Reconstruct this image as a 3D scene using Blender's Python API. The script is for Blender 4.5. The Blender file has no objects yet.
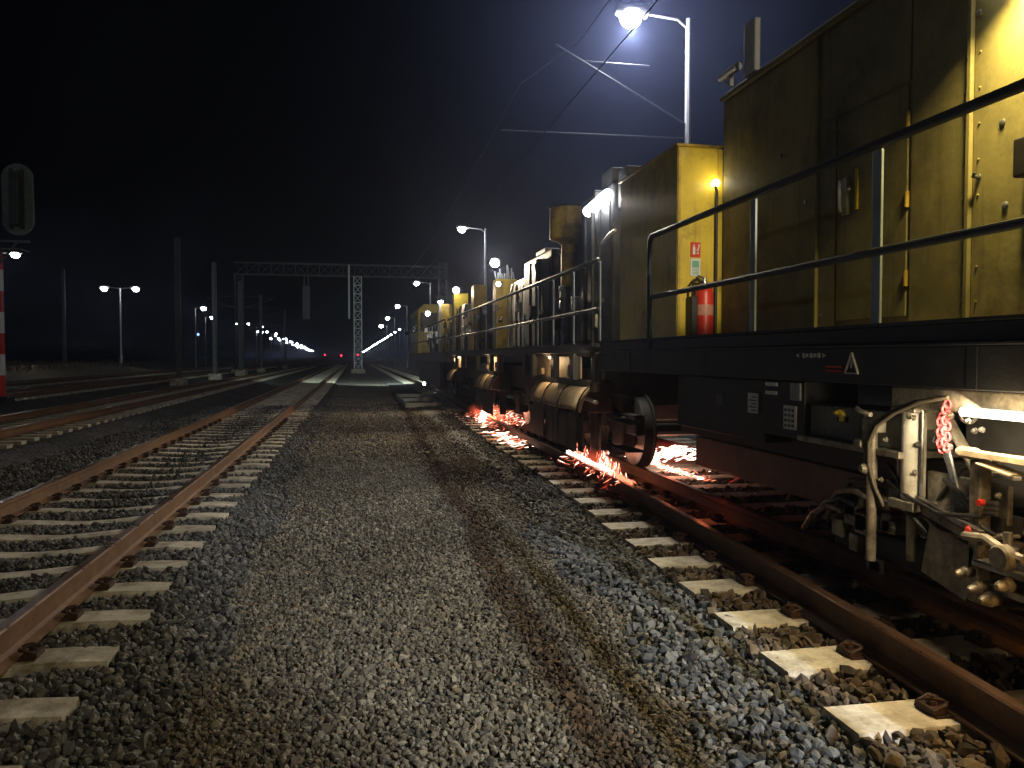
import bpy, math, random
import numpy as np
from mathutils import Vector, Matrix
random.seed(7); rng = np.random.default_rng(7)
R = math.radians
S = bpy.context.scene
COL = S.collection

# ------------------------------------------------------------------ camera, world, sun, exposure
cam = bpy.data.objects.new('camera', bpy.data.cameras.new('camera')); COL.objects.link(cam)
cam.location = (0, 0, 1.35)
yaw, pitch = math.atan(157/790), math.atan(27/790)
cam.rotation_euler = (R(90)-pitch, 0, -yaw)
cam.data.sensor_width = 36; cam.data.lens = 790/1024*36
cam.data.clip_start = .05; cam.data.clip_end = 8000
S.camera = cam
S.view_settings.view_transform = 'Standard'; S.view_settings.look = 'None'
S.view_settings.exposure = 0; S.view_settings.gamma = 1
S.render.film_transparent = False
S.cycles.use_denoising = True
S.cycles.max_bounces = 4; S.cycles.diffuse_bounces = 2; S.cycles.glossy_bounces = 2
S.cycles.volume_bounces = 0; S.cycles.sample_clamp_indirect = 2; S.cycles.sample_clamp_direct = 0
S.cycles.use_light_tree = True
SUN_EL, SUN_ROT = R(-7), R(191)                  # after dusk, sun gone behind the camera
w = bpy.data.worlds.new('World'); S.world = w; w.use_nodes = True
nt = w.node_tree; nt.nodes.clear()
sky = nt.nodes.new('ShaderNodeTexSky'); sky.sky_type = 'NISHITA'; sky.sun_disc = False
sky.sun_elevation = SUN_EL; sky.sun_rotation = SUN_ROT; sky.air_density = 1; sky.dust_density = .5
bg = nt.nodes.new('ShaderNodeBackground'); bg.inputs['Strength'].default_value = .006
wo = nt.nodes.new('ShaderNodeOutputWorld')
nt.links.new(sky.outputs[0], bg.inputs[0]); nt.links.new(bg.outputs[0], wo.inputs[0])
sun = bpy.data.objects.new('moonlight', bpy.data.lights.new('moonlight', 'SUN')); COL.objects.link(sun)
sun.data.energy = .006; sun.data.angle = R(20); sun.data.color = (.75, .85, 1); sun.rotation_euler = (R(40), 0, R(-20))

HAZE, SMOKE = .0007, .0065
LAMP_W, LAMP_COL = 1200, (.93, .94, 1)
COOL, WARM = (.88, .94, 1), (1, .72, .36)

# ------------------------------------------------------------------ helpers
class MB:
    """collects boxes, bars, tubes, lathes; build() links them as one mesh object"""
    def __init__(s): s.v = []; s.f = []
    def add(s, vs, fs):
        n = len(s.v); s.v += [tuple(p) for p in vs]; s.f += [tuple(i+n for i in f) for f in fs]; return s
    def box(s, x0, x1, y0, y1, z0, z1, m=None):
        vs = [Vector(p) for p in ((x0,y0,z0),(x1,y0,z0),(x1,y1,z0),(x0,y1,z0),(x0,y0,z1),(x1,y0,z1),(x1,y1,z1),(x0,y1,z1))]
        if m is not None: vs = [m @ p for p in vs]
        return s.add(vs, ((3,2,1,0),(4,5,6,7),(0,1,5,4),(1,2,6,5),(2,3,7,6),(3,0,4,7)))
    def bar(s, p, q, w, h=None, up=(0,0,1)):
        h = h or w; p, q = Vector(p), Vector(q); d = (q-p).normalized(); u = Vector(up)
        if abs(d.dot(u)) > .98: u = Vector((0,1,0))
        a = d.cross(u).normalized(); b = a.cross(d)
        vs = [c + a*i*w/2 + b*j*h/2 for c in (p, q) for i, j in ((-1,-1),(1,-1),(1,1),(-1,1))]
        return s.add(vs, ((3,2,1,0),(4,5,6,7),(0,1,5,4),(1,2,6,5),(2,3,7,6),(3,0,4,7)))
    def tube(s, pts, r, n=8, r2=None):
        pts = [Vector(p) for p in pts]; rings = []
        u = None; L = len(pts)
        for i, p in enumerate(pts):
            d = (pts[min(i+1, L-1)] - pts[max(i-1, 0)]).normalized()
            if u is None: u = d.orthogonal().normalized()
            u = (u - d*u.dot(d)).normalized(); b = d.cross(u)
            rr = r if r2 is None else r + (r2-r)*i/(L-1)
            rings.append([p + (u*math.cos(2*math.pi*k/n) + b*math.sin(2*math.pi*k/n))*rr for k in range(n)])
        fs = [(i*n+k, i*n+(k+1) % n, (i+1)*n+(k+1) % n, (i+1)*n+k) for i in range(L-1) for k in range(n)]
        fs += [tuple(range(n-1, -1, -1)), tuple((L-1)*n+k for k in range(n))]
        return s.add([v for r_ in rings for v in r_], fs)
    def lathe(s, prof, c, axis=(0,0,1), n=16):
        a = Vector(axis).normalized(); u = a.orthogonal().normalized(); b = a.cross(u); c = Vector(c)
        vs = [c + a*z + (u*math.cos(2*math.pi*k/n) + b*math.sin(2*math.pi*k/n))*r for r, z in prof for k in range(n)]
        L = len(prof)
        fs = [(i*n+k, i*n+(k+1) % n, (i+1)*n+(k+1) % n, (i+1)*n+k) for i in range(L-1) for k in range(n)]
        fs += [tuple(range(n-1, -1, -1)), tuple((L-1)*n+k for k in range(n))]
        return s.add(vs, fs)
    def sweep(s, prof, path):
        """profile in x,z swept along a path of (x, y) stations running in +y"""
        n = len(prof)
        vs = [(x+px, y, pz) for x, y in path for px, pz in prof]
        fs = [(i*n+k, (i+1)*n+k, (i+1)*n+(k+1) % n, i*n+(k+1) % n) for i in range(len(path)-1) for k in range(n)]
        fs += [tuple(range(n)), tuple((len(path)-1)*n+k for k in reversed(range(n)))]
        return s.add(vs, fs)
    def prism(s, poly, y0, y1):
        n = len(poly)
        vs = [(x, y0, z) for x, z in poly] + [(x, y1, z) for x, z in poly]
        return s.add(vs, [(k, (k+1) % n, n+(k+1) % n, n+k) for k in range(n)] + [tuple(range(n-1, -1, -1)), tuple(range(n, 2*n))])
    def mesh(s, name, mat, smooth=False):
        me = bpy.data.meshes.new(name); me.from_pydata(s.v, [], s.f); me.update()
        bm_fix(me)
        if mat: me.materials.append(mat)
        if smooth:
            me.polygons.foreach_set('use_smooth', [True]*len(me.polygons))
            try: me.set_sharp_from_angle(angle=R(38))
            except Exception: pass
        return me
    def build(s, name, mat, parent=None, smooth=False, bevel=0):
        o = bpy.data.objects.new(name, s.mesh(name, mat, smooth)); COL.objects.link(o)
        if parent is not None: attach(o, parent)
        if bevel:
            m = o.modifiers.new('edge', 'BEVEL'); m.width = bevel; m.segments = 2; m.limit_method = 'ANGLE'; m.angle_limit = R(40)
            m.harden_normals = False
        return o
def bm_fix(me):
    import bmesh
    b = bmesh.new(); b.from_mesh(me); bmesh.ops.recalc_face_normals(b, faces=b.faces); b.to_mesh(me); b.free()
WORLDLOC = {}
def attach(o, parent):
    o.parent = parent; o.matrix_parent_inverse = Matrix.Translation(-Vector(WORLDLOC.get(parent.name, (0,0,0))))
def empty(name, loc):
    o = bpy.data.objects.new(name, None); COL.objects.link(o); o.location = loc; o.empty_display_size = .2
    WORLDLOC[o.name] = tuple(loc); return o
def tag(o, label=None, cat=None, group=None, kind=None):
    if label: o['label'] = label
    if cat: o['category'] = cat
    if group: o['group'] = group
    if kind: o['kind'] = kind
    return o
def copy_tree(o, parent=None):
    c = o.copy(); COL.objects.link(c)
    if parent is not None: c.parent = parent
    for ch in [x for x in o.children]: copy_tree(ch, c)
    return c
def light(name, kind, loc, energy, color, parent=None, size=.1, target=None, angle=None, blend=.5):
    d = bpy.data.lights.new(name, kind); d.energy = energy; d.color = color
    if kind == 'AREA': d.shape = 'RECTANGLE'; d.size = size if not isinstance(size, tuple) else size[0]; d.size_y = d.size if not isinstance(size, tuple) else size[1]
    else: d.shadow_soft_size = size
    if kind == 'SPOT': d.spot_size = angle; d.spot_blend = blend
    o = bpy.data.objects.new(name, d); COL.objects.link(o); o.location = loc
    if target is not None: o.rotation_euler = (Vector(target)-Vector(loc)).to_track_quat('-Z', 'Y').to_euler()
    if parent is not None: attach(o, parent)
    return o

# ------------------------------------------------------------------ materials
def N(t, kind, **kw):
    n = t.nodes.new('ShaderNode'+kind)
    for k, v in kw.items():
        if k in n.inputs: n.inputs[k].default_value = v
        else: setattr(n, k, v)
    return n
def ramp(t, fac, stops):
    r = t.nodes.new('ShaderNodeValToRGB'); e = r.color_ramp.elements
    while len(e) < len(stops): e.new(.5)
    for q, (p, c) in zip(e, stops): q.position = p; q.color = (*c, 1) if len(c) == 3 else c
    t.links.new(fac, r.inputs[0]); return r.outputs[0]
def mixc(t, f, a, b, mode='MIX'):
    m = t.nodes.new('ShaderNodeMix'); m.data_type = 'RGBA'; m.blend_type = mode
    for sk, v in ((m.inputs[0], f), (m.inputs[6], a), (m.inputs[7], b)):
        if hasattr(v, 'is_output'): t.links.new(v, sk)
        elif isinstance(v, (int, float)): sk.default_value = v
        else: sk.default_value = (*v, 1)
    return m.outputs[2]
def mat(name, col, rough=.6, metal=0, var=.35, scale=6, dirt=None, dirt_amt=.45, bump=.15, bscale=60, emit=None, spec=.4, streak=None):
    m = bpy.data.materials.new(name); m.use_nodes = True; t = m.node_tree
    b = t.nodes['Principled BSDF']; b.inputs['Metallic'].default_value = metal
    b.inputs['Specular IOR Level'].default_value = spec
    tc = N(t, 'TexCoord'); geo = N(t, 'NewGeometry')
    n1 = N(t, 'TexNoise', Scale=scale, Detail=6, Roughness=.65); t.links.new(geo.outputs['Position'], n1.inputs['Vector'])
    c = mixc(t, ramp(t, n1.outputs[0], [(.3, (0,0,0)), (.7, (1,1,1))]), tuple(x*(1-var) for x in col), tuple(min(1, x*(1+var*.6)) for x in col))
    if dirt:
        n2 = N(t, 'TexNoise', Scale=scale*.45, Detail=8, Roughness=.75); t.links.new(geo.outputs['Position'], n2.inputs['Vector'])
        c = mixc(t, ramp(t, n2.outputs[0], [(.62-dirt_amt*.4, (0,0,0)), (.78-dirt_amt*.2, (1,1,1))]), c, dirt)
    if streak:
        mp = N(t, 'Mapping'); mp.inputs['Scale'].default_value = (1, 1, .05); t.links.new(geo.outputs['Position'], mp.inputs[0])
        ns = N(t, 'TexNoise', Scale=14, Detail=6, Roughness=.7); t.links.new(mp.outputs[0], ns.inputs['Vector'])
        c = mixc(t, ramp(t, ns.outputs[0], [(.55, (0,0,0)), (.80, (.75,.75,.75))]), c, streak)
    t.links.new(c, b.inputs['Base Color'])
    n3 = N(t, 'TexNoise', Scale=bscale, Detail=4); t.links.new(geo.outputs['Position'], n3.inputs['Vector'])
    mr = N(t, 'MapRange'); mr.inputs['To Min'].default_value = max(.05, rough-.12); mr.inputs['To Max'].default_value = min(1, rough+.15)
    t.links.new(n1.outputs[0], mr.inputs['Value']); t.links.new(mr.outputs[0], b.inputs['Roughness'])
    if bump:
        bp = N(t, 'Bump', Strength=bump, Distance=.01); t.links.new(n3.outputs[0], bp.inputs['Height']); t.links.new(bp.outputs[0], b.inputs['Normal'])
    return m
def emis(name, col, strength, nee=False):
    m = bpy.data.materials.new(name); m.use_nodes = True; t = m.node_tree
    b = t.nodes['Principled BSDF']; b.inputs['Base Color'].default_value = (.02, .02, .02, 1)
    b.inputs['Emission Color'].default_value = (*col, 1); b.inputs['Emission Strength'].default_value = strength
    m.cycles.emission_sampling = 'AUTO' if nee else 'NONE'
    return m
YELLOW = mat('yellow_paint', (.58, .40, .025), .42, var=.22, scale=3, dirt=(.10, .075, .02), dirt_amt=.25, bump=.12, bscale=25, streak=(.16, .11, .02))
YELLOWB = mat('faded_yellow_paint', (.28, .235, .095), .62, var=.22, scale=2.2, dirt=(.10, .085, .045), dirt_amt=.4, bump=.12, bscale=25, spec=.2, streak=(.07, .05, .025))
YELLOWO = mat('ochre_paint', (.50, .32, .03), .5, var=.25, scale=4, dirt=(.08, .055, .02), dirt_amt=.5)
GREYP = mat('grey_machine_paint', (.065, .066, .066), .5, var=.35, scale=4, dirt=(.03, .027, .024), dirt_amt=.6)
DARK = mat('dark_blue_chassis_paint', (.022, .027, .036), .5, var=.3, dirt=(.02, .017, .014), dirt_amt=.6)
BLACK = mat('sooty_steel', (.018, .017, .016), .55, var=.4, dirt=(.035, .025, .018), dirt_amt=.5)
RAILP = mat('handrail_paint', (.03, .035, .042), .42, var=.25, bump=.05)
POSTP = mat('handrail_post_paint', (.30, .34, .38), .45, var=.2, bump=.05)
STEEL = mat('bare_steel', (.42, .41, .39), .35, metal=.8, var=.3, dirt=(.06, .05, .04), dirt_amt=.45)
GREASE = mat('greasy_steel', (.33, .295, .23), .42, metal=.35, var=.4, scale=14, dirt=(.05, .042, .03), dirt_amt=.5)
CREAM = mat('cream_cylinder_paint', (.62, .58, .47), .4, var=.15, dirt=(.2, .16, .09), dirt_amt=.3)
BEIGE = mat('beige_cover', (.50, .41, .28), .6, var=.25, scale=8, dirt=(.16, .11, .06), dirt_amt=.4)
RUST = mat('rusty_rail', (.15, .073, .027), .65, var=.45, scale=9, dirt=(.07, .035, .02), dirt_amt=.5, bump=.3, bscale=120)
RUSTD = mat('rusty_dark_iron', (.045, .022, .013), .6, var=.5, scale=20, bump=.3, bscale=150)
SHINY = mat('worn_rail_head', (.26, .17, .12), .29, metal=.7, var=.4, scale=5, dirt=(.13, .065, .035), dirt_amt=.6, bump=.08, bscale=60)
CONC = mat('sleeper_concrete', (.58, .55, .47), .85, var=.28, scale=11, dirt=(.19, .16, .12), dirt_amt=.4, bump=.35, bscale=90)
CONCD = mat('weathered_sleeper_concrete', (.50, .46, .37), .85, var=.28, scale=9, dirt=(.12, .10, .07), dirt_amt=.5, bump=.35, bscale=90)
GALV = mat('galvanised_steel', (.46, .47, .48), .5, metal=.3, var=.2, bump=.05)
MAST = mat('mast_grey_paint', (.075, .08, .085), .6, var=.25)
HOSET = mat('tan_hose', (.12, .10, .07), .5, var=.3)
MASTD = mat('dull_bracket_paint', (.045, .045, .05), .5, var=.3)
RUBBER = mat('rubber_hose', (.02, .02, .02), .4, var=.2, bump=.05)
REDP = mat('red_paint', (.55, .035, .02), .35, var=.15, bump=.03)
WHITEP = mat('white_paint', (.75, .75, .72), .5, var=.1, bump=.03)
STICK = mat('sticker_white', (.60, .61, .60), .5, var=.1, bump=0)
STICKG = mat('sticker_green', (.16, .34, .24), .5, var=.1, bump=0)
PRINT = mat('print_grey', (.10, .10, .10), .6, var=.1, bump=0)
BRASS = mat('yellow_valve', (.60, .45, .04), .4, var=.2)
GLASSD = mat('dark_glass', (.01, .012, .014), .12, var=.1, bump=0)
LAMPHOT = emis('lamp_glow', (.90, .94, 1), 40)
LAMPFAR = emis('far_lamp_glow', (.90, .94, 1), 60)
WORKHOT = emis('work_lamp_glow', (.92, .96, 1), 30)
TUBEHOT = emis('fluorescent_glow', (1, .86, .62), 7)
BULBHOT = emis('bulkhead_glow', (1, .93, .68), 18)
WARMHOT = emis('warm_lamp_glow', (1, .70, .34), 8)
REDHOT = emis('red_aspect_glow', (1, .02, .06), 7)
BLUEHOT = emis('blue_aspect_glow', (.15, .3, 1), 6)
SPARKW = emis('spark_white', (1, .66, .50), 6)
SPARKR = emis('spark_red', (1, .24, .12), 2.2)
SPARKD = emis('ember_dull', (1, .06, .03), .5)

def stone_mat(name, stops, shade_band=False):
    m = bpy.data.materials.new(name); m.use_nodes = True; t = m.node_tree
    b = t.nodes['Principled BSDF']; b.inputs['Roughness'].default_value = .72; b.inputs['Specular IOR Level'].default_value = .35
    g = N(t, 'NewGeometry')
    c = ramp(t, g.outputs['Random Per Island'], stops)
    n = N(t, 'TexNoise', Scale=45, Detail=5); t.links.new(g.outputs['Position'], n.inputs['Vector'])
    c = mixc(t, .5, c, ramp(t, n.outputs[0], [(.3, (.35,.35,.35)), (.7, (1.1,1.1,1.1))]), 'MULTIPLY')
    n2 = N(t, 'TexNoise', Scale=.9, Detail=4); t.links.new(g.outputs['Position'], n2.inputs['Vector'])
    c = mixc(t, 1, c, ramp(t, n2.outputs[0], [(.3, (.72,.70,.66)), (.7, (1.12,1.1,1.08))]), 'MULTIPLY')
    if shade_band: c = shade_band_nodes(t, g, c)
    t.links.new(c, b.inputs['Base Color'])
    return m
def shade_band_nodes(t, g, c):
    """a wandering brown shadow band put into the colour along the path"""
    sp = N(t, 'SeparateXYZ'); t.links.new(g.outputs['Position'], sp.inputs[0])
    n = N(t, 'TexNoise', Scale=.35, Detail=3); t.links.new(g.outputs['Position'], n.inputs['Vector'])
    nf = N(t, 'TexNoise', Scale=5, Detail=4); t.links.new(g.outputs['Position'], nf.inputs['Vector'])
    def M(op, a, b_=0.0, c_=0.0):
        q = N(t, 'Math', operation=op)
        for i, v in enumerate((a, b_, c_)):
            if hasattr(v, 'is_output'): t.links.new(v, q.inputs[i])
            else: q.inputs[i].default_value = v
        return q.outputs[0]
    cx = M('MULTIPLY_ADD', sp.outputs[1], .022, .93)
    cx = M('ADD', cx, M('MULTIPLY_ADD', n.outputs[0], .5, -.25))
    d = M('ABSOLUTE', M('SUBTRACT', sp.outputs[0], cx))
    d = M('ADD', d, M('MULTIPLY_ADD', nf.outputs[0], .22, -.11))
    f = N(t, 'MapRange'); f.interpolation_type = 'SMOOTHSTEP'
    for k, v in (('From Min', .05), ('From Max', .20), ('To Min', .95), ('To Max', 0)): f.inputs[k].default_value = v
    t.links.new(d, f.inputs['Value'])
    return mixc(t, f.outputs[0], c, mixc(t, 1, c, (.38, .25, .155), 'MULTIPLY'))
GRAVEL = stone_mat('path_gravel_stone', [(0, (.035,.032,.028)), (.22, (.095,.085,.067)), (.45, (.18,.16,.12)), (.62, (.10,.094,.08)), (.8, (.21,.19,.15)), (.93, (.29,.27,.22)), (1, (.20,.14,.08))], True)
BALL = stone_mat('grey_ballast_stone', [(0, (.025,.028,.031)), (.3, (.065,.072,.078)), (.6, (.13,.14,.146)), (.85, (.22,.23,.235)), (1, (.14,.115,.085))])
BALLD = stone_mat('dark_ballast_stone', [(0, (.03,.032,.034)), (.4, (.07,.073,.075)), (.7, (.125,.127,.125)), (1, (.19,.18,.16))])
BALLR = stone_mat('rusty_ballast_stone', [(0, (.03,.022,.015)), (.4, (.07,.055,.04)), (.7, (.12,.095,.068)), (1, (.18,.14,.095))])
def bed_mat(name, lo, hi, scale=22, shade_band=False, bump=.9):
    m = bpy.data.materials.new(name); m.use_nodes = True; t = m.node_tree
    b = t.nodes['Principled BSDF']; b.inputs['Roughness'].default_value = .9; b.inputs['Specular IOR Level'].default_value = .2
    g = N(t, 'NewGeometry')
    v = N(t, 'TexVoronoi', Scale=scale); t.links.new(g.outputs['Position'], v.inputs['Vector'])
    n = N(t, 'TexNoise', Scale=.7, Detail=5); t.links.new(g.outputs['Position'], n.inputs['Vector'])
    sx = N(t, 'SeparateColor'); t.links.new(v.outputs['Color'], sx.inputs[0])
    c = ramp(t, sx.outputs[0], [(0, lo), (1, hi)])
    c = mixc(t, 1, c, ramp(t, n.outputs[0], [(.3, (.65,.63,.6)), (.7, (1.15,1.13,1.1))]), 'MULTIPLY')
    if shade_band: c = shade_band_nodes(t, g, c)
    t.links.new(c, b.inputs['Base Color'])
    bp = N(t, 'Bump', Strength=bump, Distance=.03); bp.invert = True
    t.links.new(v.outputs['Distance'], bp.inputs['Height']); t.links.new(bp.outputs[0], b.inputs['Normal'])
    return m
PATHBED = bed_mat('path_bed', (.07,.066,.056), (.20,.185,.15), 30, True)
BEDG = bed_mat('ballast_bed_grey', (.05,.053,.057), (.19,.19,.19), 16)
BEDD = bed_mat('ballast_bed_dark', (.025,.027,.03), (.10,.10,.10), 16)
DIRT = bed_mat('yard_ground', (.04,.038,.03), (.11,.10,.08), 7, bump=.6)
DRYGRASS = mat('dry_grass', (.09, .065, .03), .9, var=.5, scale=3, bump=0)

# ------------------------------------------------------------------ setting: ground, path, ballast beds
def sheet(name, xs, ys, zf, m, kind='structure'):
    vs = [(x, y, zf(x, y)) for y in ys for x in xs]; n = len(xs)
    fs = [(j*n+i, j*n+i+1, (j+1)*n+i+1, (j+1)*n+i) for j in range(len(ys)-1) for i in range(n-1)]
    me = bpy.data.meshes.new(name); me.from_pydata(vs, [], fs); me.materials.append(m); me.update()
    o = bpy.data.objects.new(name, me); COL.objects.link(o); o['kind'] = kind; return o
o = sheet('ground', [-1800, -60, 0, 60, 1800], [-200, 0, 60, 300, 1000, 3000], lambda x, y: -.44, DIRT)
ys_long = [-8 + .5*i for i in range(90)] + [40, 50, 65, 85, 120, 200, 400, 900, 2000]
hn = lambda x, y, a: a*(math.sin(x*2.3+y*.7)+math.sin(y*1.9-x*1.3)+.6*math.sin(x*5.1+y*3.7))/2.6
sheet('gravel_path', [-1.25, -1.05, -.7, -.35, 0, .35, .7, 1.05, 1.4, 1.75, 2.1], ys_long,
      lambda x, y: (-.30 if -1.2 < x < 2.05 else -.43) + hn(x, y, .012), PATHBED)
def bed(name, xc0, xc1, top, m, fall=.5):
    return sheet(name, [xc0-fall, xc0, (xc0+xc1)/2, xc1, xc1+fall], ys_long,
                 lambda x, y: (top + hn(x, y, .006)) if xc0-.01 <= x <= xc1+.01 else -.435, m)
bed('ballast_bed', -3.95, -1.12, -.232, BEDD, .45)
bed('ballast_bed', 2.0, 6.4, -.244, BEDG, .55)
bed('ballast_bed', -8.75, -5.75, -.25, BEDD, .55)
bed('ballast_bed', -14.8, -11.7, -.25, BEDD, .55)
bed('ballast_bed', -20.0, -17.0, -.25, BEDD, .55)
# earth bank with dry grass on the far left
bank = sheet('earth_bank', [-46, -40, -34, -30, -27, -24], [45, 50, 56, 64, 72, 82, 92, 100, 106],
             lambda x, y: -.43 if x in (-46, -24) or y in (45, 106) else .55+hn(x, y, .35)-.018*abs(x+34), DRYGRASS)
gb = MB()
for i in range(3500):
    x, y = random.uniform(-44, -25), random.uniform(47, 104)
    h = random.uniform(.25, .75); a = random.uniform(0, 6.28); z = .1+random.uniform(0, .4)
    dx, dy = math.cos(a)*.06, math.sin(a)*.06
    gb.add([(x-dx, y-dy, z), (x+dx, y+dy, z), (x+random.uniform(-.25,.25), y+random.uniform(-.2,.2), z+h)], [(0,1,2)])
tag(gb.build('grass', DRYGRASS), 'dry grass growing on the low bank beyond the far tracks', 'grass', kind='stuff')

# ------------------------------------------------------------------ railway tracks
RP = [(-.075,-.172),(-.075,-.160),(-.03,-.148),(-.0085,-.135),(-.0085,-.055),(-.035,-.040),(-.036,-.008),(-.026,0),(.026,0),(.036,-.008),(.035,-.040),(.0085,-.055),(.0085,-.135),(.03,-.148),(.075,-.160),(.075,-.172)]
def rail(path, parent, name='rail', m=RUST):
    mb = MB().sweep(RP, path)
    o = mb.build(name, m, parent)
    o.data.materials.append(SHINY)
    n = len(RP)
    for p in o.data.polygons:
        if abs(p.center.z+.0) < .006 and p.normal.z > .7: p.material_index = 1
    return o
def sleeper_mesh(x0, x1, name, m, mono=True, seg=9, wtop=.20, wbot=.28, zt=-.176):
    mb = MB(); L = x1-x0; rows = []
    rr = random.Random(3)
    for i in range(seg):
        f = i/(seg-1); x = L*f
        dip = .035*math.exp(-((f-.5)/.16)**2) if mono else 0
        wx = 1-.12*math.exp(-((f-.5)/.18)**2) if mono else 1
        if mono and (i == 0 or i == seg-1): dip += .012
        rows.append([(x, -wbot/2*wx, zt-.2), (x, -wtop/2*wx-.012, zt-.02-dip), (x, -wtop/2*wx, zt-dip), (x, wtop/2*wx, zt-dip), (x, wtop/2*wx+.012, zt-.02-dip), (x, wbot/2*wx, zt-.2)])
    n = 6
    vs = [p for r_ in rows for p in r_]
    fs = [(i*n+k, (i+1)*n+k, (i+1)*n+(k+1) % n, i*n+(k+1) % n) for i in range(seg-1) for k in range(n)] + [tuple(range(n)), tuple((seg-1)*n+k for k in reversed(range(n)))]
    mb.add(vs, fs); return mb.mesh(name, m)
def clip_mesh():
    mb = MB()                                    # base plate, clip loops and bolts both sides of a rail foot; origin at the rail centre on the sleeper
    mb.box(-.155, .155, -.07, .07, 0, .010)
    for s in (-1, 1):
        mb.box(s*.128-.032, s*.128+.032, -.06, .06, .012, .034)
        mb.tube([(s*.15, -.05, .03), (s*.10, -.055, .05), (s*.07, -.03, .046), (s*.10, -.012, .058), (s*.15, 0, .06), (s*.10, .012, .058), (s*.07, .03, .046), (s*.10, .055, .05), (s*.15, .05, .03)], .009, 6)
        mb.lathe([(.021,0),(.021,.018),(.012,.02),(.012,.038)], (s*.125, 0, .034), n=6)
    return mb.mesh('rail_clip', RUSTD, True)
CLIP = clip_mesh()
def track(label, rails, sleepers, far=None, name='railway_track'):
    t = empty(name, (rails[0][0][0], 0, 0)); tag(t, label, 'track', kind='structure')
    for p in rails: rail(p, t)
    for me, x, y, clips in sleepers:
        s = bpy.data.objects.new('sleeper', me); COL.objects.link(s); s.location = (x, y, 0); WORLDLOC[s.name] = (x, y, 0)
        s.parent = t; s.matrix_parent_inverse = Matrix.Translation(-Vector(t.location))
        s.rotation_euler = (0, random.uniform(-.004, .004), random.uniform(-.012, .012))
        for cx in clips:
            c = bpy.data.objects.new('rail_clip', CLIP); COL.objects.link(c); c.location = (cx-x, 0, -.1755); c.parent = s
    if far:
        mb = MB()
        x0, x1, y0, y1, step = far; y = y0
        while y < y1: mb.box(x0, x1, y-.12, y+.12, -.38, -.19); y += step
        o = mb.build('distant_sleepers', CONCD, t); o['kind'] = 'stuff'
    return t
SLP_L = sleeper_mesh(-3.79, -1.24, 'concrete_sleeper', CONCD, True, 13)
SLP_L2 = sleeper_mesh(-3.78, -1.245, 'concrete_sleeper', CONCD, True, 13, wtop=.215)
sl = []
for k in range(92):
    y = .7+.61*k
    sl.append((random.choice((SLP_L, SLP_L2)), -3.775+random.uniform(-.015, .015), y, (-3.255, -1.745) if y < 20 else ()))
long2 = lambda x: [(x, -8), (x, 0), (x, 40), (x, 300), (x, 1500)]
track('rusty ballasted track on curved concrete sleepers left of the gravel path', [long2(-1.745), long2(-3.255)], sl, (-3.78, -1.24, .7+.61*92, 160, .61))
# the track under the train: running rails plus the converging outer rail of the turnout
def bend(y): return -.0045*(12-max(y, -2))**2 if y < 12 else 0
ys_r = [-6+.75*i for i in range(26)]
near = [(2.92+bend(y), y) for y in ys_r] + [(2.95, 15), (3.08, 20), (3.28, 27), (3.36, 31)]
mid = [(3.45+.25*bend(y), y) for y in ys_r] + [(3.45, 16), (3.45, 60), (3.45, 300), (3.45, 1500)]
far_ = [(4.955, -8), (4.955, 40), (4.955, 300), (4.955, 1500)]
def near_x(y):
    for (a, b), (c, d) in zip(near, near[1:]):
        if b <= y <= d: return a+(c-a)*(y-b)/(d-b)
    return 3.36
SLPR = sleeper_mesh(0, 3.75, 'turnout_sleeper', CONC, False, 7, wtop=.25, wbot=.27)
SLPR2 = sleeper_mesh(0, 3.75, 'turnout_sleeper', CONC, False, 7, wtop=.265, wbot=.285)
sl = []
for k in range(42):
    y = 1.02+.64*k
    x = near_x(y)-.565+random.uniform(-.02, .02)
    sl.append((random.choice((SLPR, SLPR2)), x, y, (near_x(y), 3.45+.25*bend(y)) if y < 17 else ()))
track('rusty turnout track under the grinding train on pale concrete sleepers', [near, mid, far_], sl, (2.85, 5.6, 1.02+.64*42, 160, .64))
for xc, lab in ((-7.25, 'dark second track on the left, beyond the nearer rusty track'), (-13.3, 'dark third track on the left, beside the overhead line masts'), (-18.5, 'dim outermost track on the far left below the grassy bank')):
    track(lab, [long2(xc+.75), long2(xc-.75)], [], (xc-1.28, xc+1.28, 8, 130, .61))

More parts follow.
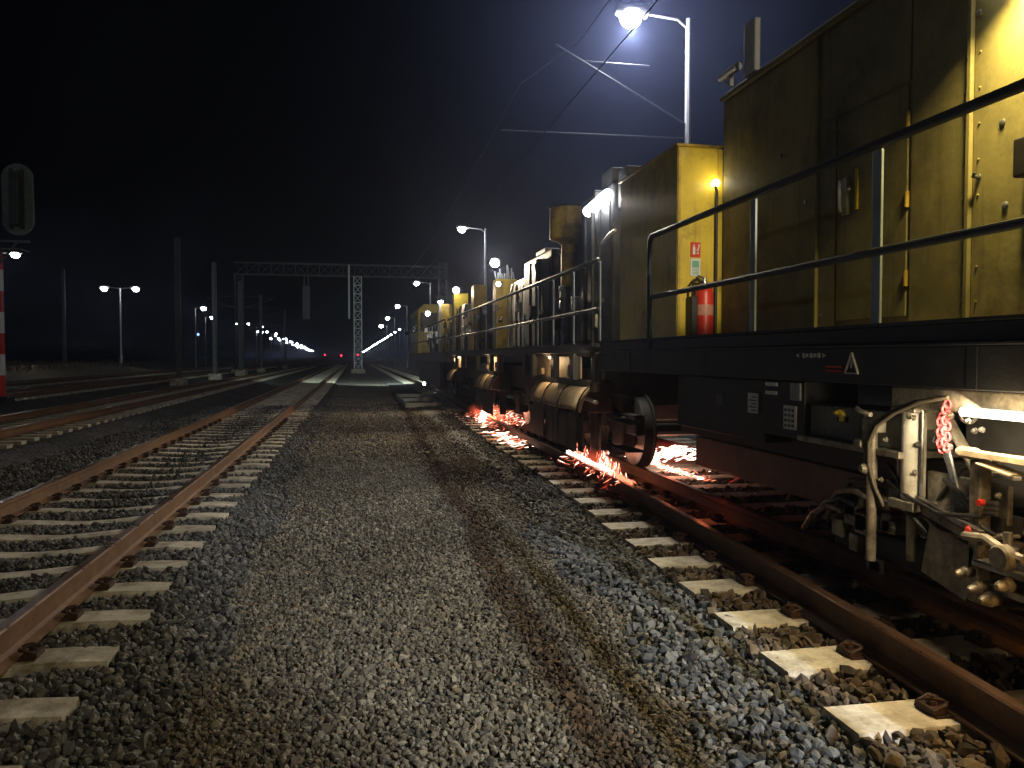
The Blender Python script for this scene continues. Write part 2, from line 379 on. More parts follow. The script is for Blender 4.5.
# ------------------------------------------------------------------ loose stones (real geometry, nobody could count them)
def ico():
    import bmesh
    b = bmesh.new(); bmesh.ops.create_icosphere(b, subdivisions=1, radius=1)
    v = np.array([p.co[:] for p in b.verts]); f = np.array([[q.index for q in p.verts] for p in b.faces]); b.free(); return v, f
IV, IF = ico()
def stones(name, pts, size, m, label, flat=.62):
    n = len(pts)
    v = np.repeat(IV[None], n, 0)
    v = v*(1+rng.uniform(-.3, .3, (n, 12, 1)))+rng.uniform(-.16, .16, (n, 12, 3))
    s = (size*rng.lognormal(0, .28, n))[:, None, None]*np.stack([rng.uniform(.75, 1.3, n), rng.uniform(.6, 1, n), rng.uniform(flat*.8, flat*1.3, n)], 1)[:, None]*.5
    v = v*s
    q = rng.normal(size=(n, 4)); q[:, 1:3] *= .55; q /= np.linalg.norm(q, axis=1)[:, None]
    a, b, c, d = q.T
    M = np.stack([1-2*(c*c+d*d), 2*(b*c-a*d), 2*(b*d+a*c), 2*(b*c+a*d), 1-2*(b*b+d*d), 2*(c*d-a*b), 2*(b*d-a*c), 2*(c*d+a*b), 1-2*(b*b+c*c)], 1).reshape(n, 3, 3)
    v = np.einsum('nij,nkj->nki', M, v)+pts[:, None]
    f = (IF[None]+(np.arange(n)*12)[:, None, None]).reshape(-1, 3)
    me = bpy.data.meshes.new(name); me.vertices.add(n*12); me.vertices.foreach_set('co', v.ravel().astype(np.float32))
    me.loops.add(len(f)*3); me.loops.foreach_set('vertex_index', f.ravel().astype(np.int32))
    me.polygons.add(len(f)); me.polygons.foreach_set('loop_start', np.arange(len(f), dtype=np.int32)*3)
    me.polygons.foreach_set('use_smooth', np.zeros(len(f), bool))
    me.update(calc_edges=True); me.materials.append(m)
    o = bpy.data.objects.new(name, me); COL.objects.link(o); tag(o, label, 'stones', kind='stuff'); return o
def scatter(x0, x1, y0, y1, dens, z, keep=None):
    n = int((x1-x0)*(y1-y0)*dens)
    g = max(1, int(math.sqrt(n*(x1-x0)/(y1-y0)))); h = max(1, n//g)
    X, Y = np.meshgrid((np.arange(g)+.5)/g, (np.arange(h)+.5)/h)
    X = X.ravel()+rng.uniform(-.75, .75, g*h)/g; Y = Y.ravel()+rng.uniform(-.75, .75, g*h)/h
    P = np.stack([x0+X*(x1-x0), y0+Y*(y1-y0), np.full(g*h, z)+rng.uniform(-.012, .014, g*h)], 1)
    if keep is not None: P = P[keep(P[:, 0], P[:, 1])]
    P[:, 2] += .012*(np.sin(P[:,0]*2.3+P[:,1]*.7)+np.sin(P[:,1]*1.9-P[:,0]*1.3))/2.6
    return P
inview = lambda X, Y, mrg=.8: (X > -.478*Y-mrg) & (X < .953*Y+mrg)
wob = lambda Y: .10*np.sin(Y*1.7)+.07*np.sin(Y*4.1+1)+rng.uniform(-.13, .13, len(Y))
pathkeep = lambda X, Y: inview(X, Y) & (X > -.92+wob(Y)) & (X < 1.62+.04*Y.clip(0, 12)+wob(Y))
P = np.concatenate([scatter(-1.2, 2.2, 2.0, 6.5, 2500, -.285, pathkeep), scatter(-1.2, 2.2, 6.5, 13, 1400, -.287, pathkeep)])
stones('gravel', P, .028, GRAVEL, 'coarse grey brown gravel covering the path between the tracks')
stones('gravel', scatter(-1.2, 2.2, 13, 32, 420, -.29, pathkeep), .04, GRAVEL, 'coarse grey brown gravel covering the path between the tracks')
# sleeper footprints stay clear
def offsl(X, Y, y0, st, half): return np.abs((Y-y0+st/2) % st - st/2) > half
nx = np.vectorize(near_x)
lk = lambda X, Y: inview(X, Y) & (X > -4.3+.5*wob(Y)) & (X < -.82+wob(Y)) & ((X > -1.22) | (X < -3.8) | offsl(X, Y, .7, .61, .135)) & (np.abs(X+1.745) > .10) & (np.abs(X+3.255) > .10)
slope_l = lambda P: (P.__setitem__((slice(None), 2), P[:, 2]-np.clip((P[:, 0]+1.2)*.16, 0, .07)), P)[1]
P = np.concatenate([slope_l(scatter(-4.4, -.7, 2.6, 10, 1050, -.203, lk)), slope_l(scatter(-4.4, -.7, 10, 26, 420, -.205, lk))])
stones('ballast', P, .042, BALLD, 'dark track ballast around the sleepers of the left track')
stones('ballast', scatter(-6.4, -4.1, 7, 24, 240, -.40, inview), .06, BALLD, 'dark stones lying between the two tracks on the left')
rk = lambda X, Y: inview(X, Y) & (X > 1.42+.04*Y.clip(0, 12)+wob(Y)) & (X < nx(Y)-.50+rng.uniform(-.05,.05,len(Y)))
P = np.concatenate([scatter(1.2, 3.0, 2.0, 10, 900, -.228, rk), scatter(1.2, 3.0, 10, 22, 360, -.23, rk)])
P[:, 2] -= np.clip((nx(P[:, 1])-.55-P[:, 0])*.07, 0, .04)
stones('ballast', P, .047, BALL, 'bluish grey ballast shoulder beside the train track')
rk2 = lambda X, Y: inview(X, Y) & (X > nx(Y)-.56) & offsl(X, Y, 1.02, .64, .15) & (np.abs(X-nx(Y)) > .10) & (np.abs(X-3.45) > .10)
P = np.concatenate([scatter(1.7, 5.6, 2.0, 10, 520, -.196, rk2), scatter(2.2, 3.6, 10, 22, 260, -.20, rk2)])
stones('ballast', P, .058, BALLR, 'rust stained ballast between the rails and sleepers under the train')

# ------------------------------------------------------------------ lamps
def head_mesh(r=.20):
    return None
def lamp_post(x, y, z, arms, label, lit=0, group='yard lamps', hot=LAMPFAR, r=.07, arm=1.6, hs=1.0, col=None):
    t = empty('yard_lamp', (x, y, -.44)); tag(t, label, 'lamp', group)
    MB().tube([(x, y, -.44), (x, y, 3.5), (x, y, z+.02)], r*1.25, 8, r*.7).build('pole', GALV, t, True)
    for s in arms:
        hx = x+s*arm
        MB().tube([(x, y, z-.25), (x+s*.3, y, z-.02), (hx-s*.25, y, z+.06)], .03, 6).build('arm', GALV, t, True)
        hd = MB(); hd.lathe([(.05, -.42*hs), (.13*hs, -.36*hs), (.155*hs, -.1), (.15*hs, .25*hs), (.09*hs, .36*hs)], (hx, y, z+.08), (s, 0, 0), 10)
        h = hd.build('lamp_head', GALV, t, True)
        df = MB(); df.lathe([(.03, -.26*hs), (.13*hs, -.235*hs), (.21*hs, -.16*hs), (.25*hs, -.05*hs), (.25*hs, .02*hs), (.2*hs, .07*hs)], (hx, y, z-.02), (0, 0, 1), 16)
        d = df.build('lamp_glass', hot, h, True)
        if lit: light('lamp_light', 'POINT', (hx, y, z-.42), lit, col or LAMP_COL, t, .18)
    return t
# right row (pole 1 also carries the overhead line bracket)
g = 'yard lamps in the row right of the train'
p1 = lamp_post(8.45, 19.3, 10.0, (-1,), 'nearest lit yard lamp, glaring above the train on a tall pole', LAMP_W, g, LAMPHOT, .10, 1.55, 1.15)
labs = ['second lit lamp of the right row, above the middle of the train', 'third lamp of the right row, over the front end of the train', 'fourth lamp of the right row, just left of the yellow cab', 'fifth lamp of the right row, beyond the train']
for (yy, ex, lb) in ((51.5, .25, labs[0]), (90, .10, labs[1]), (131, .06, labs[2]), (172, .05, labs[3])):
    lamp_post(8.45, yy, 9.75, (-1,), lb, LAMP_W*ex, g, LAMPFAR, .10, 1.55, .75+yy/190)
lamp_post(8.45, 214, 9.75, (-1,), 'sixth lamp of the right row, small in the distance', 0, g, LAMPFAR, .10, 1.55, 2.2)
for k in range(30):
    yy = 238+28*k+(k//12)*10*(k-12)
    lamp_post(14.6, yy, 9.7, (-1,), 'far lamps of the right row running to the vanishing point', 0, 'distant lamps of the right row', LAMPFAR, .1, 1.5, 1.15+k*.06)
lamp_post(8.45, -10, 10.0, (-1,), 'yard lamp behind the photographer beside the train', LAMP_W*1.9, g, LAMPHOT, .10, 1.55, col=(1, .82, .54))
# left row, two heads per pole
g = 'double headed lamps in the left row'
lamp_post(-28.4, 14, 9.75, (-1, 1), 'double lamp of the left row standing outside the frame', LAMP_W*.35, g, LAMPFAR, .10, 1.45, 1.35, col=(.45, .66, 1))
lamp_post(-28.4, 71, 9.75, (-1, 1), 'nearest double lamp on the far left beside the signal', LAMP_W*.12, g, LAMPFAR, .10, 1.45, 1.35)
lamp_post(-28.0, 104, 9.75, (-1, 1), 'double headed lamp showing two separate lights, left of the masts', LAMP_W*.12, g, LAMPFAR, .11, 1.8, 1.5)
lamp_post(-27.2, 146, 9.9, (1,), 'tall single lamp just right of the thickest mast', LAMP_W*.06, g, LAMPFAR, .10, 1.4, 1.7)
lamp_post(-30.8, 176, 9.75, (1,), 'lower single lamp close beside the tall single one', 0, g, LAMPFAR, .10, 1.4, 1.7)
for k in range(30):
    y = 205+21*k+(k//12)*8*(k-12); x = -27.3-.034*(y-205)+(1.6 if k % 3 == 1 else 0)
    lamp_post(x, y, 9.6-(.7 if k % 4 == 2 else 0), (1,) if k % 3 else (-1, 1), 'far lamps of the left row running to the vanishing point', 0, 'distant lamps of the left row', LAMPFAR, .1, 1.5, 1.1+k*.055)

# bracket of the overhead line on the first pole, and the wires over the train
ol = empty('overhead_line', (4.3, 19.3, 7)); tag(ol, 'overhead contact line wires and bracket over the train, crossing below the nearest lamp', 'overhead line')
MB().tube([(8.42, 19.3, 7.32), (4.95, 19.3, 9.1)], .03, 8).build('stay_tube', MASTD, ol, True)
MB().tube([(8.42, 19.3, 6.98), (3.55, 19.3, 6.92)], .025, 8).build('steady_arm', MASTD, ol, True)
MB().tube([(7.4, 19.3, 8.75), (5.6, 19.3, 8.75)], .02, 6).build('tie_rod', MASTD, ol, True)
MB().tube([(4.75, -30, 6.86), (4.6, 19.3, 6.86), (4.3, 80, 6.86), (4.3, 400, 6.86)], .012, 5).build('contact_wire', RUBBER, ol)
pts = [(4.9, -30+2.5*i, 8.0 + .000*i + 1.1*((i % 20)/10-1)**2) for i in range(60)]
MB().tube([(4.9, -30, 9.15)]+[(4.95, y, 8.35+.8*((y+6)/25-1)**2) for y in np.arange(-28, 19.4, 3)]+[(4.6, y, 8.35+.8*((y-50)/31)**2) for y in range(22, 82, 6)], .012, 5).build('messenger_wire', RUBBER, ol)

# ------------------------------------------------------------------ overhead line masts on the left
def mast(x, y, h, label, group='steel masts standing between the left tracks', cant=True, wd=.30, base=True):
    t = empty('overhead_line_mast', (x, y, -.44)); tag(t, label, 'mast', group)
    mb = MB()
    for s in (-1, 1):
        mb.box(x+s*wd/2-.015, x+s*wd/2+.015, y-.11, y+.11, -.1, h)
    mb.box(x-wd/2+.015, x+wd/2-.015, y-.012, y+.012, -.1, h-.003)
    mb.build('mast_shaft', MAST, t)
    if base: MB().box(x-.45, x+.45, y-.45, y+.45, -.43, .05).build('concrete_foot', CONCD, t, bevel=.03)
    if cant:
        for s in ((1,) if cant == 1 else (-1, 1)):
            b = MB(); b.tube([(x, y, 5.9), (x+s*3, y, 6.9)], .03, 6); b.tube([(x, y, 7.2), (x+s*3, y, 6.95)], .025, 6); b.tube([(x, y, 6.1), (x+s*2.6, y, 6.0)], .02, 6)
            b.build('bracket_arm', MAST, t)
            MB().lathe([(.03,0),(.07,.03),(.03,.06),(.07,.09),(.03,.12),(.07,.15),(.03,.18),(.03,.4)], (x+s*.05, y, 5.92), (s*.95, 0, .3), 8).build('insulator', RUSTD, t, True)
    return t
for x, y, h, lb, cn in ((-10.7, 52, 8.7, 'thick steel mast nearest of those on the left, on a concrete foot', 0),
                    (-10.7, 65, 8.7, 'second steel mast from the left signal side, slightly thinner', 0),
                    (-10.7, 79, 8.6, 'third steel mast, close before the row of far lamps', 2),
                    (-10.7, 96, 8.6, 'fourth steel mast, left of the gantry sign', 1),
                    (-10.7, 128, 8.6, 'fifth and smallest steel mast near the vanishing point', 2),
                    (-33, 100, 11.5, 'dim mast standing in the dark beyond the far left lamps', 0)):
    mast(x, y, h, lb, cant=cn)
# short signal posts amid the masts
def dwarf(x, y, h, label, glow, hs=.16, grp='small signals in the distance'):
    t = empty('track_signal', (x, y, -.44)); tag(t, label, 'signal', grp)
    MB().tube([(x, y, -.44), (x, y, h)], .05, 8).build('post', MAST, t)
    hd = MB().box(x-.2, x+.2, y-.08, y+.12, h-.15, h+.75).build('signal_head', BLACK, t, bevel=.03)
    MB().lathe([(hs, 0), (hs, .02), (hs*.6, .05)], (x, y-.085, h+.18), (0, -1, 0), 12).build('signal_lens', glow, hd, True)
dwarf(-3.9, 236, 1.6, 'red signal light just left of the gantry column foot', REDHOT, .26)
dwarf(.9, 244, 1.9, 'red signal light just right of the gantry column', REDHOT, .28)
dwarf(-9.5, 262, 1.8, 'red signal light furthest left of the distant three', REDHOT, .24)
dwarf(-22.0, 120, 4.4, 'small blue signal between the masts on the left', BLUEHOT, .16)

# ------------------------------------------------------------------ signal with striped mast on the far left
sg = empty('railway_signal', (-11.95, 30, -.44)); tag(sg, 'tall railway signal seen from behind with a red and white striped mast', 'signal')
mb = MB(); prof = []
for k in range(24):
    a = 2*math.pi*k/24; prof.append((-11.25+.50*math.cos(a), 6.72+(.72 if math.sin(a) > 0 else -.72)+.50*math.sin(a)))
mb.prism(prof, 29.9, 30.0); mb.build('backing_board', mat('signal_board', (.10, .13, .10), .6), sg, bevel=.02)
MB().box(-11.47, -11.37, 29.82, 29.9, 5.7, 7.75).build('ladder_rail', BLACK, sg)
MB().box(-11.13, -11.03, 29.82, 29.9, 5.7, 7.75).build('ladder_rail', BLACK, sg)
MB().box(-11.40, -11.10, 29.55, 29.81, 5.8, 7.6).build('signal_housing', BLACK, sg, bevel=.04)
b = MB(); b.box(-12.1, -10.9, 29.85, 29.95, 5.25, 5.33); b.bar((-11.95, 29.9, 4.4), (-11.3, 29.9, 5.25), .06); b.box(-12.3, -11.0, 29.4, 30.2, 4.95, 5.0); b.build('bracket', MAST, sg)
z = 0.0; k = 0
while z < 4.5:
    MB().box(-12.08, -11.82, 29.88, 30.12, z, min(z+.72, 5.3)).build('mast_band', REDP if k % 2 == 0 else WHITEP, sg); z += .722; k += 1
MB().box(-12.3, -11.6, 29.7, 30.3, -.43, -.002).build('mast_foot', BLACK, sg, bevel=.03)

# ------------------------------------------------------------------ gantry
ga = empty('signal_gantry', (.3, 82, -.44)); tag(ga, 'steel lattice gantry spanning the tracks with its column on the path', 'gantry')
def lattice(mb, a, b, w, h, step, ch=.10):
    """box truss between two points, chords plus zigzag on all four faces"""
    a, b = Vector(a), Vector(b); d = (b-a).normalized(); u = Vector((0,1,0)); v = d.cross(u).normalized()
    cs = [u*i*w/2+v*j*h/2 for i, j in ((-1,-1),(1,-1),(1,1),(-1,1))]
    for c in cs: mb.bar(a+c, b+c, ch)
    n = max(1, int((b-a).length/step))
    for k in range(n):
        p, q = a+(b-a)*k/n, a+(b-a)*(k+1)/n
        for i in range(4):
            c, e = cs[i], cs[(i+1) % 4]
            if k % 2: c, e = e, c
            mb.bar(p+c, q+e, ch*.55); mb.bar(q+c, q+e, ch*.5)
for x in (.32, 9.0, -11.2):
    mb = MB(); lattice(mb, (x, 82, -.1), (x, 82, 9.5 if x < 5 else 11.1), .7, .75, .85); mb.build('column', GALV if x == .32 else MASTD, ga)
    MB().box(x-.7, x+.7, 81.3, 82.7, -.43, .12).build('column_foot', CONCD, ga, bevel=.03)
mb = MB(); lattice(mb, (-11.6, 82, 10.1), (9.4, 82, 10.1), .9, 1.15, 1.15, .085); mb.build('beam', MASTD, ga)
MB().box(-.62, -.45, 81.3, 81.5, 5.2, 10.6).build('drop_post', GALV, ga)
MB().box(-5.05, -4.35, 81.2, 81.45, 5.1, 8.4).build('hanging_panel', MAST, ga, bevel=.03)
b = MB(); b.bar((-4.9, 81.4, 8.4), (-4.9, 81.4, 9.5), .1); b.bar((-4.5, 81.4, 8.4), (-4.5, 81.4, 9.5), .1); b.build('hanger', MAST, ga)

# ------------------------------------------------------------------ TRAIN
def handrail(root, x, y0, y1, z0, ztop, zmid, posts, flat=True, dn0=None):
    MB().bar((x, y0, ztop), (x, y1, ztop), .05, .05).build('handrail', RAILP, root, bevel=.015)
    MB().bar((x, y0, zmid), (x, y1, zmid), .045, .045).build('mid_rail', RAILP, root, bevel=.014)
    for y in posts:
        MB().box(x+.028, x+.045, y-.022, y+.055, z0, ztop-.02).build('rail_post', POSTP, root, bevel=.004)
def wheel(root, x, y, r=.43):
    w_ = MB().lathe([(.10, -.05), (r*.55, -.035), (r*.85, -.05), (r, -.055), (r+.002, .05), (r+.03, .062), (r+.03, .085), (r*.85, .08), (r*.5, .05), (.1, .09)], (x, y, r+.003), (1, 0, 0), 36).build('wheel', BLACK, root, True)
    MB().lathe([(r*.93, -.062), (r*.985, -.058), (r*.985, -.05), (r*.93, -.05)], (x, y, r+.003), (1, 0, 0), 36).build('tyre_edge', STEEL, w_, True)
    MB().lathe([(.02, -.16), (.11, -.15), (.13, -.05), (.13, -.03)], (x, y, r+.003), (1, 0, 0), 14).build('axle_box', BLACK, w_, True)
    MB().tube([(x, y, r), (x+1.5, y, r)], .07, 10).build('axle', BLACK, w_)
def work_lamp(root, x, y, z, d, wdt, hgt, hot, energy=0, col=COOL, angle=R(140), target=None, size=.12, off=.06):
    """rectangular flood: housing, bracket and lit front glass facing d"""
    q = Vector(d).normalized().to_track_quat('Y', 'Z').to_matrix().to_4x4(); m = Matrix.Translation((x, y, z)) @ q
    h = MB().box(-wdt/2, wdt/2, -.09, 0, -hgt/2, hgt/2, m).build('work_lamp', BLACK, root, bevel=.008)
    MB().box(-wdt/2+.015, wdt/2-.015, .001, .012, -hgt/2+.015, hgt/2-.015, m).build('lamp_glass', hot, h)
    if energy:
        p = Vector((x, y, z))+Vector(d).normalized()*off
        light('work_light', 'SPOT', p, energy, col, root, size, target or p+Vector(d), angle, .6)
    return h
def bogie(root, yc, x0=3.45):
    b = MB(); b.box(x0-.22, x0-.10, yc-1.45, yc+1.45, .42, .66); b.box(x0-.22, x0-.1, yc-.35, yc+.35, .66, .86); b.box(x0-.1, x0+1.6, yc-.3, yc+.3, .5, .8)
    for s in (-1, 1): b.box(x0-.26, x0-.08, yc+s*.9-.2, yc+s*.9+.2, .25, .62)
    b.build('bogie_frame', BLACK, root, bevel=.02)
    for s in (-1, 1):
        c = MB(); pts = [(x0-.17+.07*math.cos(k*.9), yc+s*.45+.07*math.sin(k*.9), .42+.012*k) for k in range(32)]
        c.tube(pts, .016, 6); c.build('coil_spring', BLACK, root, True)
    wheel(root, x0, yc-.9); wheel(root, x0, yc+.9)
def clutter(root, boxes, m, name, bev=.012):
    for bx in boxes: MB().box(*bx).build(name, m, root, bevel=bev)

XS = 2.83
# ---- wagon 1, nearest: big yellow body
w1 = empty('grinding_wagon', (4.2, 1, 0)); tag(w1, 'nearest rail grinding wagon with tall yellow body, walkway handrail and fire extinguisher', 'wagon', 'coupled wagons of the rail grinding train')
b = MB(); b.box(XS, 5.57, -7.5, 8.95, 1.195, 1.405); b.box(XS-.012, 5.582, -7.5, 8.95, 1.405, 1.425); b.box(XS+.01, 5.56, -7.5, 8.95, 1.425, 1.515)
b.build('side_sill', DARK, w1, bevel=.006)
MB().box(XS-.02, 5.59, -7.52, 8.97, 1.517, 1.535).build('walkway_deck', DARK, w1)
for y in (-4.2, -1.4, 1.4, 3.2, 6.1, 7.9):
    MB().box(XS-.008, XS+.0, y-.03, y+.03, 1.2, 1.40).build('sill_stiffener', DARK, w1)
MB().prism([(3.46, 1.536), (4.94, 1.536), (4.94, 3.7), (4.8, 3.92), (3.56, 3.92), (3.46, 3.84)], -1.9, 7.07).build('body', YELLOWB, w1, bevel=.02)
# side panels between the joints, each proud of the body with a recessed seam around it
edges = [-1.88, .6, 2.2, 3.94, 5.455, 7.05]
for a, c in zip(edges, edges[1:]):
    if a == 3.94:
        MB().box(3.447, 3.459, 3.96, 4.44, 1.56, 3.74).build('body_panel', YELLOWB, w1, bevel=.004)
        MB().box(3.447, 3.459, 4.455, 5.445, 3.10, 3.74).build('body_panel', YELLOWB, w1, bevel=.004)
        MB().box(3.447, 3.459, 5.235, 5.445, 1.56, 3.085).build('body_panel', YELLOWB, w1, bevel=.004)
    else: MB().box(3.447, 3.459, a+.012, c-.012, 1.56, 3.74).build('body_panel', YELLOWB, w1, bevel=.004)
for y in (3.94, 5.455):
    MB().box(3.418, 3.446, y-.014, y+.014, 1.55, 3.76).build('joint_strip', YELLOWB, w1, bevel=.003)
MB().box(3.41, 3.446, -1.88, 7.05, 3.765, 3.80).build('rain_gutter', YELLOWB, w1, bevel=.006)
MB().box(3.42, 3.446, -1.88, 7.05, 1.536, 1.552).build('skirting_strip', YELLOWO, w1, bevel=.003)
dr = MB().box(3.444, 3.459, 4.468, 5.215, 1.61, 3.075).build('door', YELLOWB, w1, bevel=.006)
b = MB(); b.box(3.415, 3.443, 5.06, 5.12, 2.36, 2.62); b.tube([(3.39, 5.09, 2.60), (3.385, 5.09, 2.56), (3.385, 5.09, 2.42), (3.39, 5.09, 2.38)], .012, 8); b.tube([(3.40, 5.09, 2.52), (3.385, 4.98, 2.52)], .011, 8); b.build('handle', STEEL, dr, True)
MB().box(3.43, 3.443, 4.96, 4.985, 2.38, 2.66).build('strike_plate', BRASS, dr)
for z in (1.85, 2.35, 2.85): MB().tube([(3.44, 4.462, z-.05), (3.44, 4.462, z+.05)], .014, 8).build('hinge', YELLOWO, dr)
# things fixed on the bright panel
hb = MB().box(3.36, 3.446, 3.40, 3.56, 2.28, 2.48).build('recessed_latch', BLACK, w1, bevel=.01)
for y, z in ((3.72, 2.62), (3.69, 2.17), (3.88, 2.36), (3.90, 3.28), (5.62, 2.55), (6.5, 2.05), (6.5, 2.6), (6.0, 3.0)):
    MB().lathe([(.0195, 0), (.018, .008), (.008, .011)], (3.446, y, z), (-1, 0, 0), 10).build('panel_fastener', STEEL, w1, True)
MB().tube([(3.44, 3.88, 2.36), (3.40, 3.87, 2.36), (3.40, 3.86, 2.38)], .010, 7).build('panel_catch', STEEL, w1, True)
MB().box(3.35, 3.446, 3.22, 3.80, 3.44, 3.47).build('lamp_housing', BLACK, w1, bevel=.006)
MB().tube([(3.395, 3.25, 3.415), (3.395, 3.77, 3.415)], .024, 10).build('lamp_glass', BULBHOT, w1, True)
bl = light('bulkhead_light', 'AREA', (3.375, 3.50, 3.385), 66, (1, .80, .30), w1, (.07, .5), (3.36, 3.50, 1)); bl.data.spread = R(125)
rv = MB().lathe([(.009, 0), (.008, .004), (.004, .006)], (0, 0, 0), (-1, 0, 0), 8).mesh('rivet', YELLOWB, True)
for yj in (2.2, 3.94, 5.455, 6.99):
    for k in range(11):
        for dy in ((-.055, .055) if yj < 6.9 else (0,)):
            if yj == 3.94 and dy > 0 and 0: continue
            o = bpy.data.objects.new('rivet', rv); COL.objects.link(o); o.location = (3.447, yj+dy, 1.66+.2*k); attach(o, w1)
# roof items
MB().box(3.50, 3.56, 6.56, 6.76, 3.90, 4.37).build('exhaust_stack', GALV, w1, bevel=.01)
b = MB(); b.tube([(3.52, 6.9, 4.06), (3.52, 7.25, 4.06)], .04, 10); b.bar((3.52, 7.05, 3.92), (3.52, 7.05, 4.05), .04); b.build('roof_horn', GALV, w1, True)
# yellow end cabinet standing at the walkway edge
cb = MB().box(3.0, 3.455, 7.075, 8.72, 1.537, 3.34).build('end_cabinet', YELLOW, w1, bevel=.012)
MB().box(2.985, 3.47, 7.06, 8.74, 3.34, 3.365).build('cabinet_lid', YELLOWO, cb, bevel=.005)
MB().box(3.005, 3.03, 7.062, 7.074, 1.56, 3.32).build('cabinet_edge', YELLOWO, cb)
MB().box(3.405, 3.45, 7.055, 7.074, 1.56, 3.32).build('cabinet_edge', YELLOW, cb)
MB().tube([(3.385, 7.045, 1.54), (3.385, 7.045, 2.92), (3.36, 7.03, 2.98)], .014, 8).build('conduit', BLACK, cb, True)
lp = MB().lathe([(.03, 0), (.035, .02), (.03, .05)], (3.37, 7.06, 3.0), (0, -1, 0), 12).build('marker_lamp', BULBHOT, cb, True)
light('marker_light', 'POINT', (3.30, 6.95, 3.0), .5, (1, .92, .7), w1, .03)
# signs above the extinguisher (pictogram prints)
s1 = MB().box(3.135, 3.235, 7.066, 7.0745, 2.30, 2.44).build('extinguisher_sign', REDP, cb)
b = MB(); b.box(3.155, 3.18, 7.0635, 7.0655, 2.325, 2.395); b.box(3.16, 3.175, 7.0635, 7.0655, 2.40, 2.415); b.bar((3.20, 7.0645, 2.33), (3.22, 7.0645, 2.42), .012, .002, (0,1,0)); b.bar((3.215, 7.0645, 2.33), (3.195, 7.0645, 2.37), .010, .002, (0,1,0)); b.build('pictogram', STICK, s1)
s2 = MB().box(3.135, 3.235, 7.066, 7.0745, 2.12, 2.285).build('instruction_sign', STICK, cb)
b = MB(); b.box(3.150, 3.22, 7.0635, 7.0655, 2.20, 2.265); 
for k in range(4): b.box(3.150, 3.22, 7.0635, 7.0655, 2.135+.015*k, 2.142+.015*k)
b.build('printed_lines', STICKG, s2)
# added flood out of view, there to brighten the cabinet face
work_lamp(w1, 2.98, 1.0, 3.3, (.03, 1, -.14), .20, .12, BULBHOT, 1050, (1, .91, .62), R(19), (3.17, 7.07, 2.50), .02)
MB().box(3.086, 3.094, 1.02, 2.4, 2.85, 3.45).build('added_light_block', BLACK, w1)  # added plate that keeps the flood's light off the wagon side
MB().bar((2.98, .93, 3.34), (3.45, .93, 3.6), .04).build('added_lamp_bracket', BLACK, w1)  # holds the added flood
# handrail
handrail(w1, XS, -7.4, 7.28, 1.535, 2.52, 1.93, (-6.2, -3.6, -1.0, 1.1, 2.55, 3.94, 5.34))
b = MB(); b.tube([(XS, 7.28, 2.52), (XS, 7.32, 2.50), (XS, 7.34, 2.46), (XS, 7.34, 1.27)], .026, 10); b.build('end_post', RAILP, w1, True)
# ladder / gap equipment at the wagon end, dark grey
b = MB(); b.box(3.1, 4.9, 8.74, 8.95, 1.54, 3.2); b.build('end_wall', GREYP, w1, bevel=.012)
for k in range(4): MB().box(2.86, 3.05, 8.05+.0*k, 8.6, .32+.3*k, .345+.3*k).build('step', BLACK, w1, bevel=.004)
# under the floor: equipment boxes, labels
eq = MB().box(2.90, 3.3, 4.72, 5.25, .80, 1.19).build('equipment_box', DARK, w1, bevel=.01)
MB().box(2.885, 2.898, 4.80, 4.95, .86, 1.02).build('label_plate', STICK, eq)
b = MB()
for i in range(3):
    for j in range(4): b.box(2.882, 2.8845, 4.815+.045*i, 4.845+.045*i, .875+.035*j, .895+.035*j)
b.build('printed_grid', PRINT, eq)
eq = MB().box(2.94, 3.4, 5.3, 6.9, .72, 1.19).build('equipment_box', DARK, w1, bevel=.01)
MB().box(2.925, 2.938, 5.38, 5.53, .93, 1.10-.02).build('label_plate', STICK, eq)
b = MB()
for j in range(5): b.box(2.922, 2.9245, 5.40, 5.51 if j % 2 else 5.47, .945+.025*j, .955+.025*j)
b.build('printed_lines', PRINT, eq)
MB().box(2.93, 2.938, 5.95, 6.08, .96, 1.06-.01).build('label_plate', PRINT, eq)
MB().box(2.885, 2.898, 4.75, 4.87, 1.06, 1.175).build('label_plate', STICK if 0 else mat('sticker_grey', (.28, .29, .29), .5, bump=0), w1)
MB().box(2.885, 2.898, 5.05, 5.2, 1.145, 1.17).build('label_plate', STICK, w1); MB().box(2.885, 2.898, 5.05, 5.2, 1.085, 1.11).build('label_plate', STICK, w1)
b = MB(); b.add([(2.822, 4.70, 1.36), (2.822, 4.66, 1.375), (2.822, 4.66, 1.345)], [(0,1,2)]); b.add([(2.822, 4.36, 1.36), (2.822, 4.40, 1.375), (2.822, 4.40, 1.345)], [(0,1,2)])
for k, hh in enumerate((.03, .024, .03, .022, .03)): b.box(2.822, 2.8285, 4.43+.042*k, 4.455+.042*k, 1.36-hh/2, 1.36+hh/2)
b.build('arrow_marking', STICK, w1)
b = MB()
for p, q in (((4.05, 1.255), (4.11, 1.375)), ((4.11, 1.375), (4.17, 1.255)), ((4.17, 1.255), (4.05, 1.255))): b.bar((2.825, p[0], p[1]), (2.825, q[0], q[1]), .007, .014, (1,0,0))
b.bar((2.825, 4.11, 1.285), (2.825, 4.11, 1.335), .007, .012, (1,0,0)); b.build('warning_triangle', STICK, w1)
MB().box(2.822, 2.8285, 4.20, 4.36, 1.285, 1.298).build('red_marking', REDP, w1); MB().box(2.822, 2.8285, 4.20, 4.36, 1.262, 1.272).build('red_marking', REDP, w1)
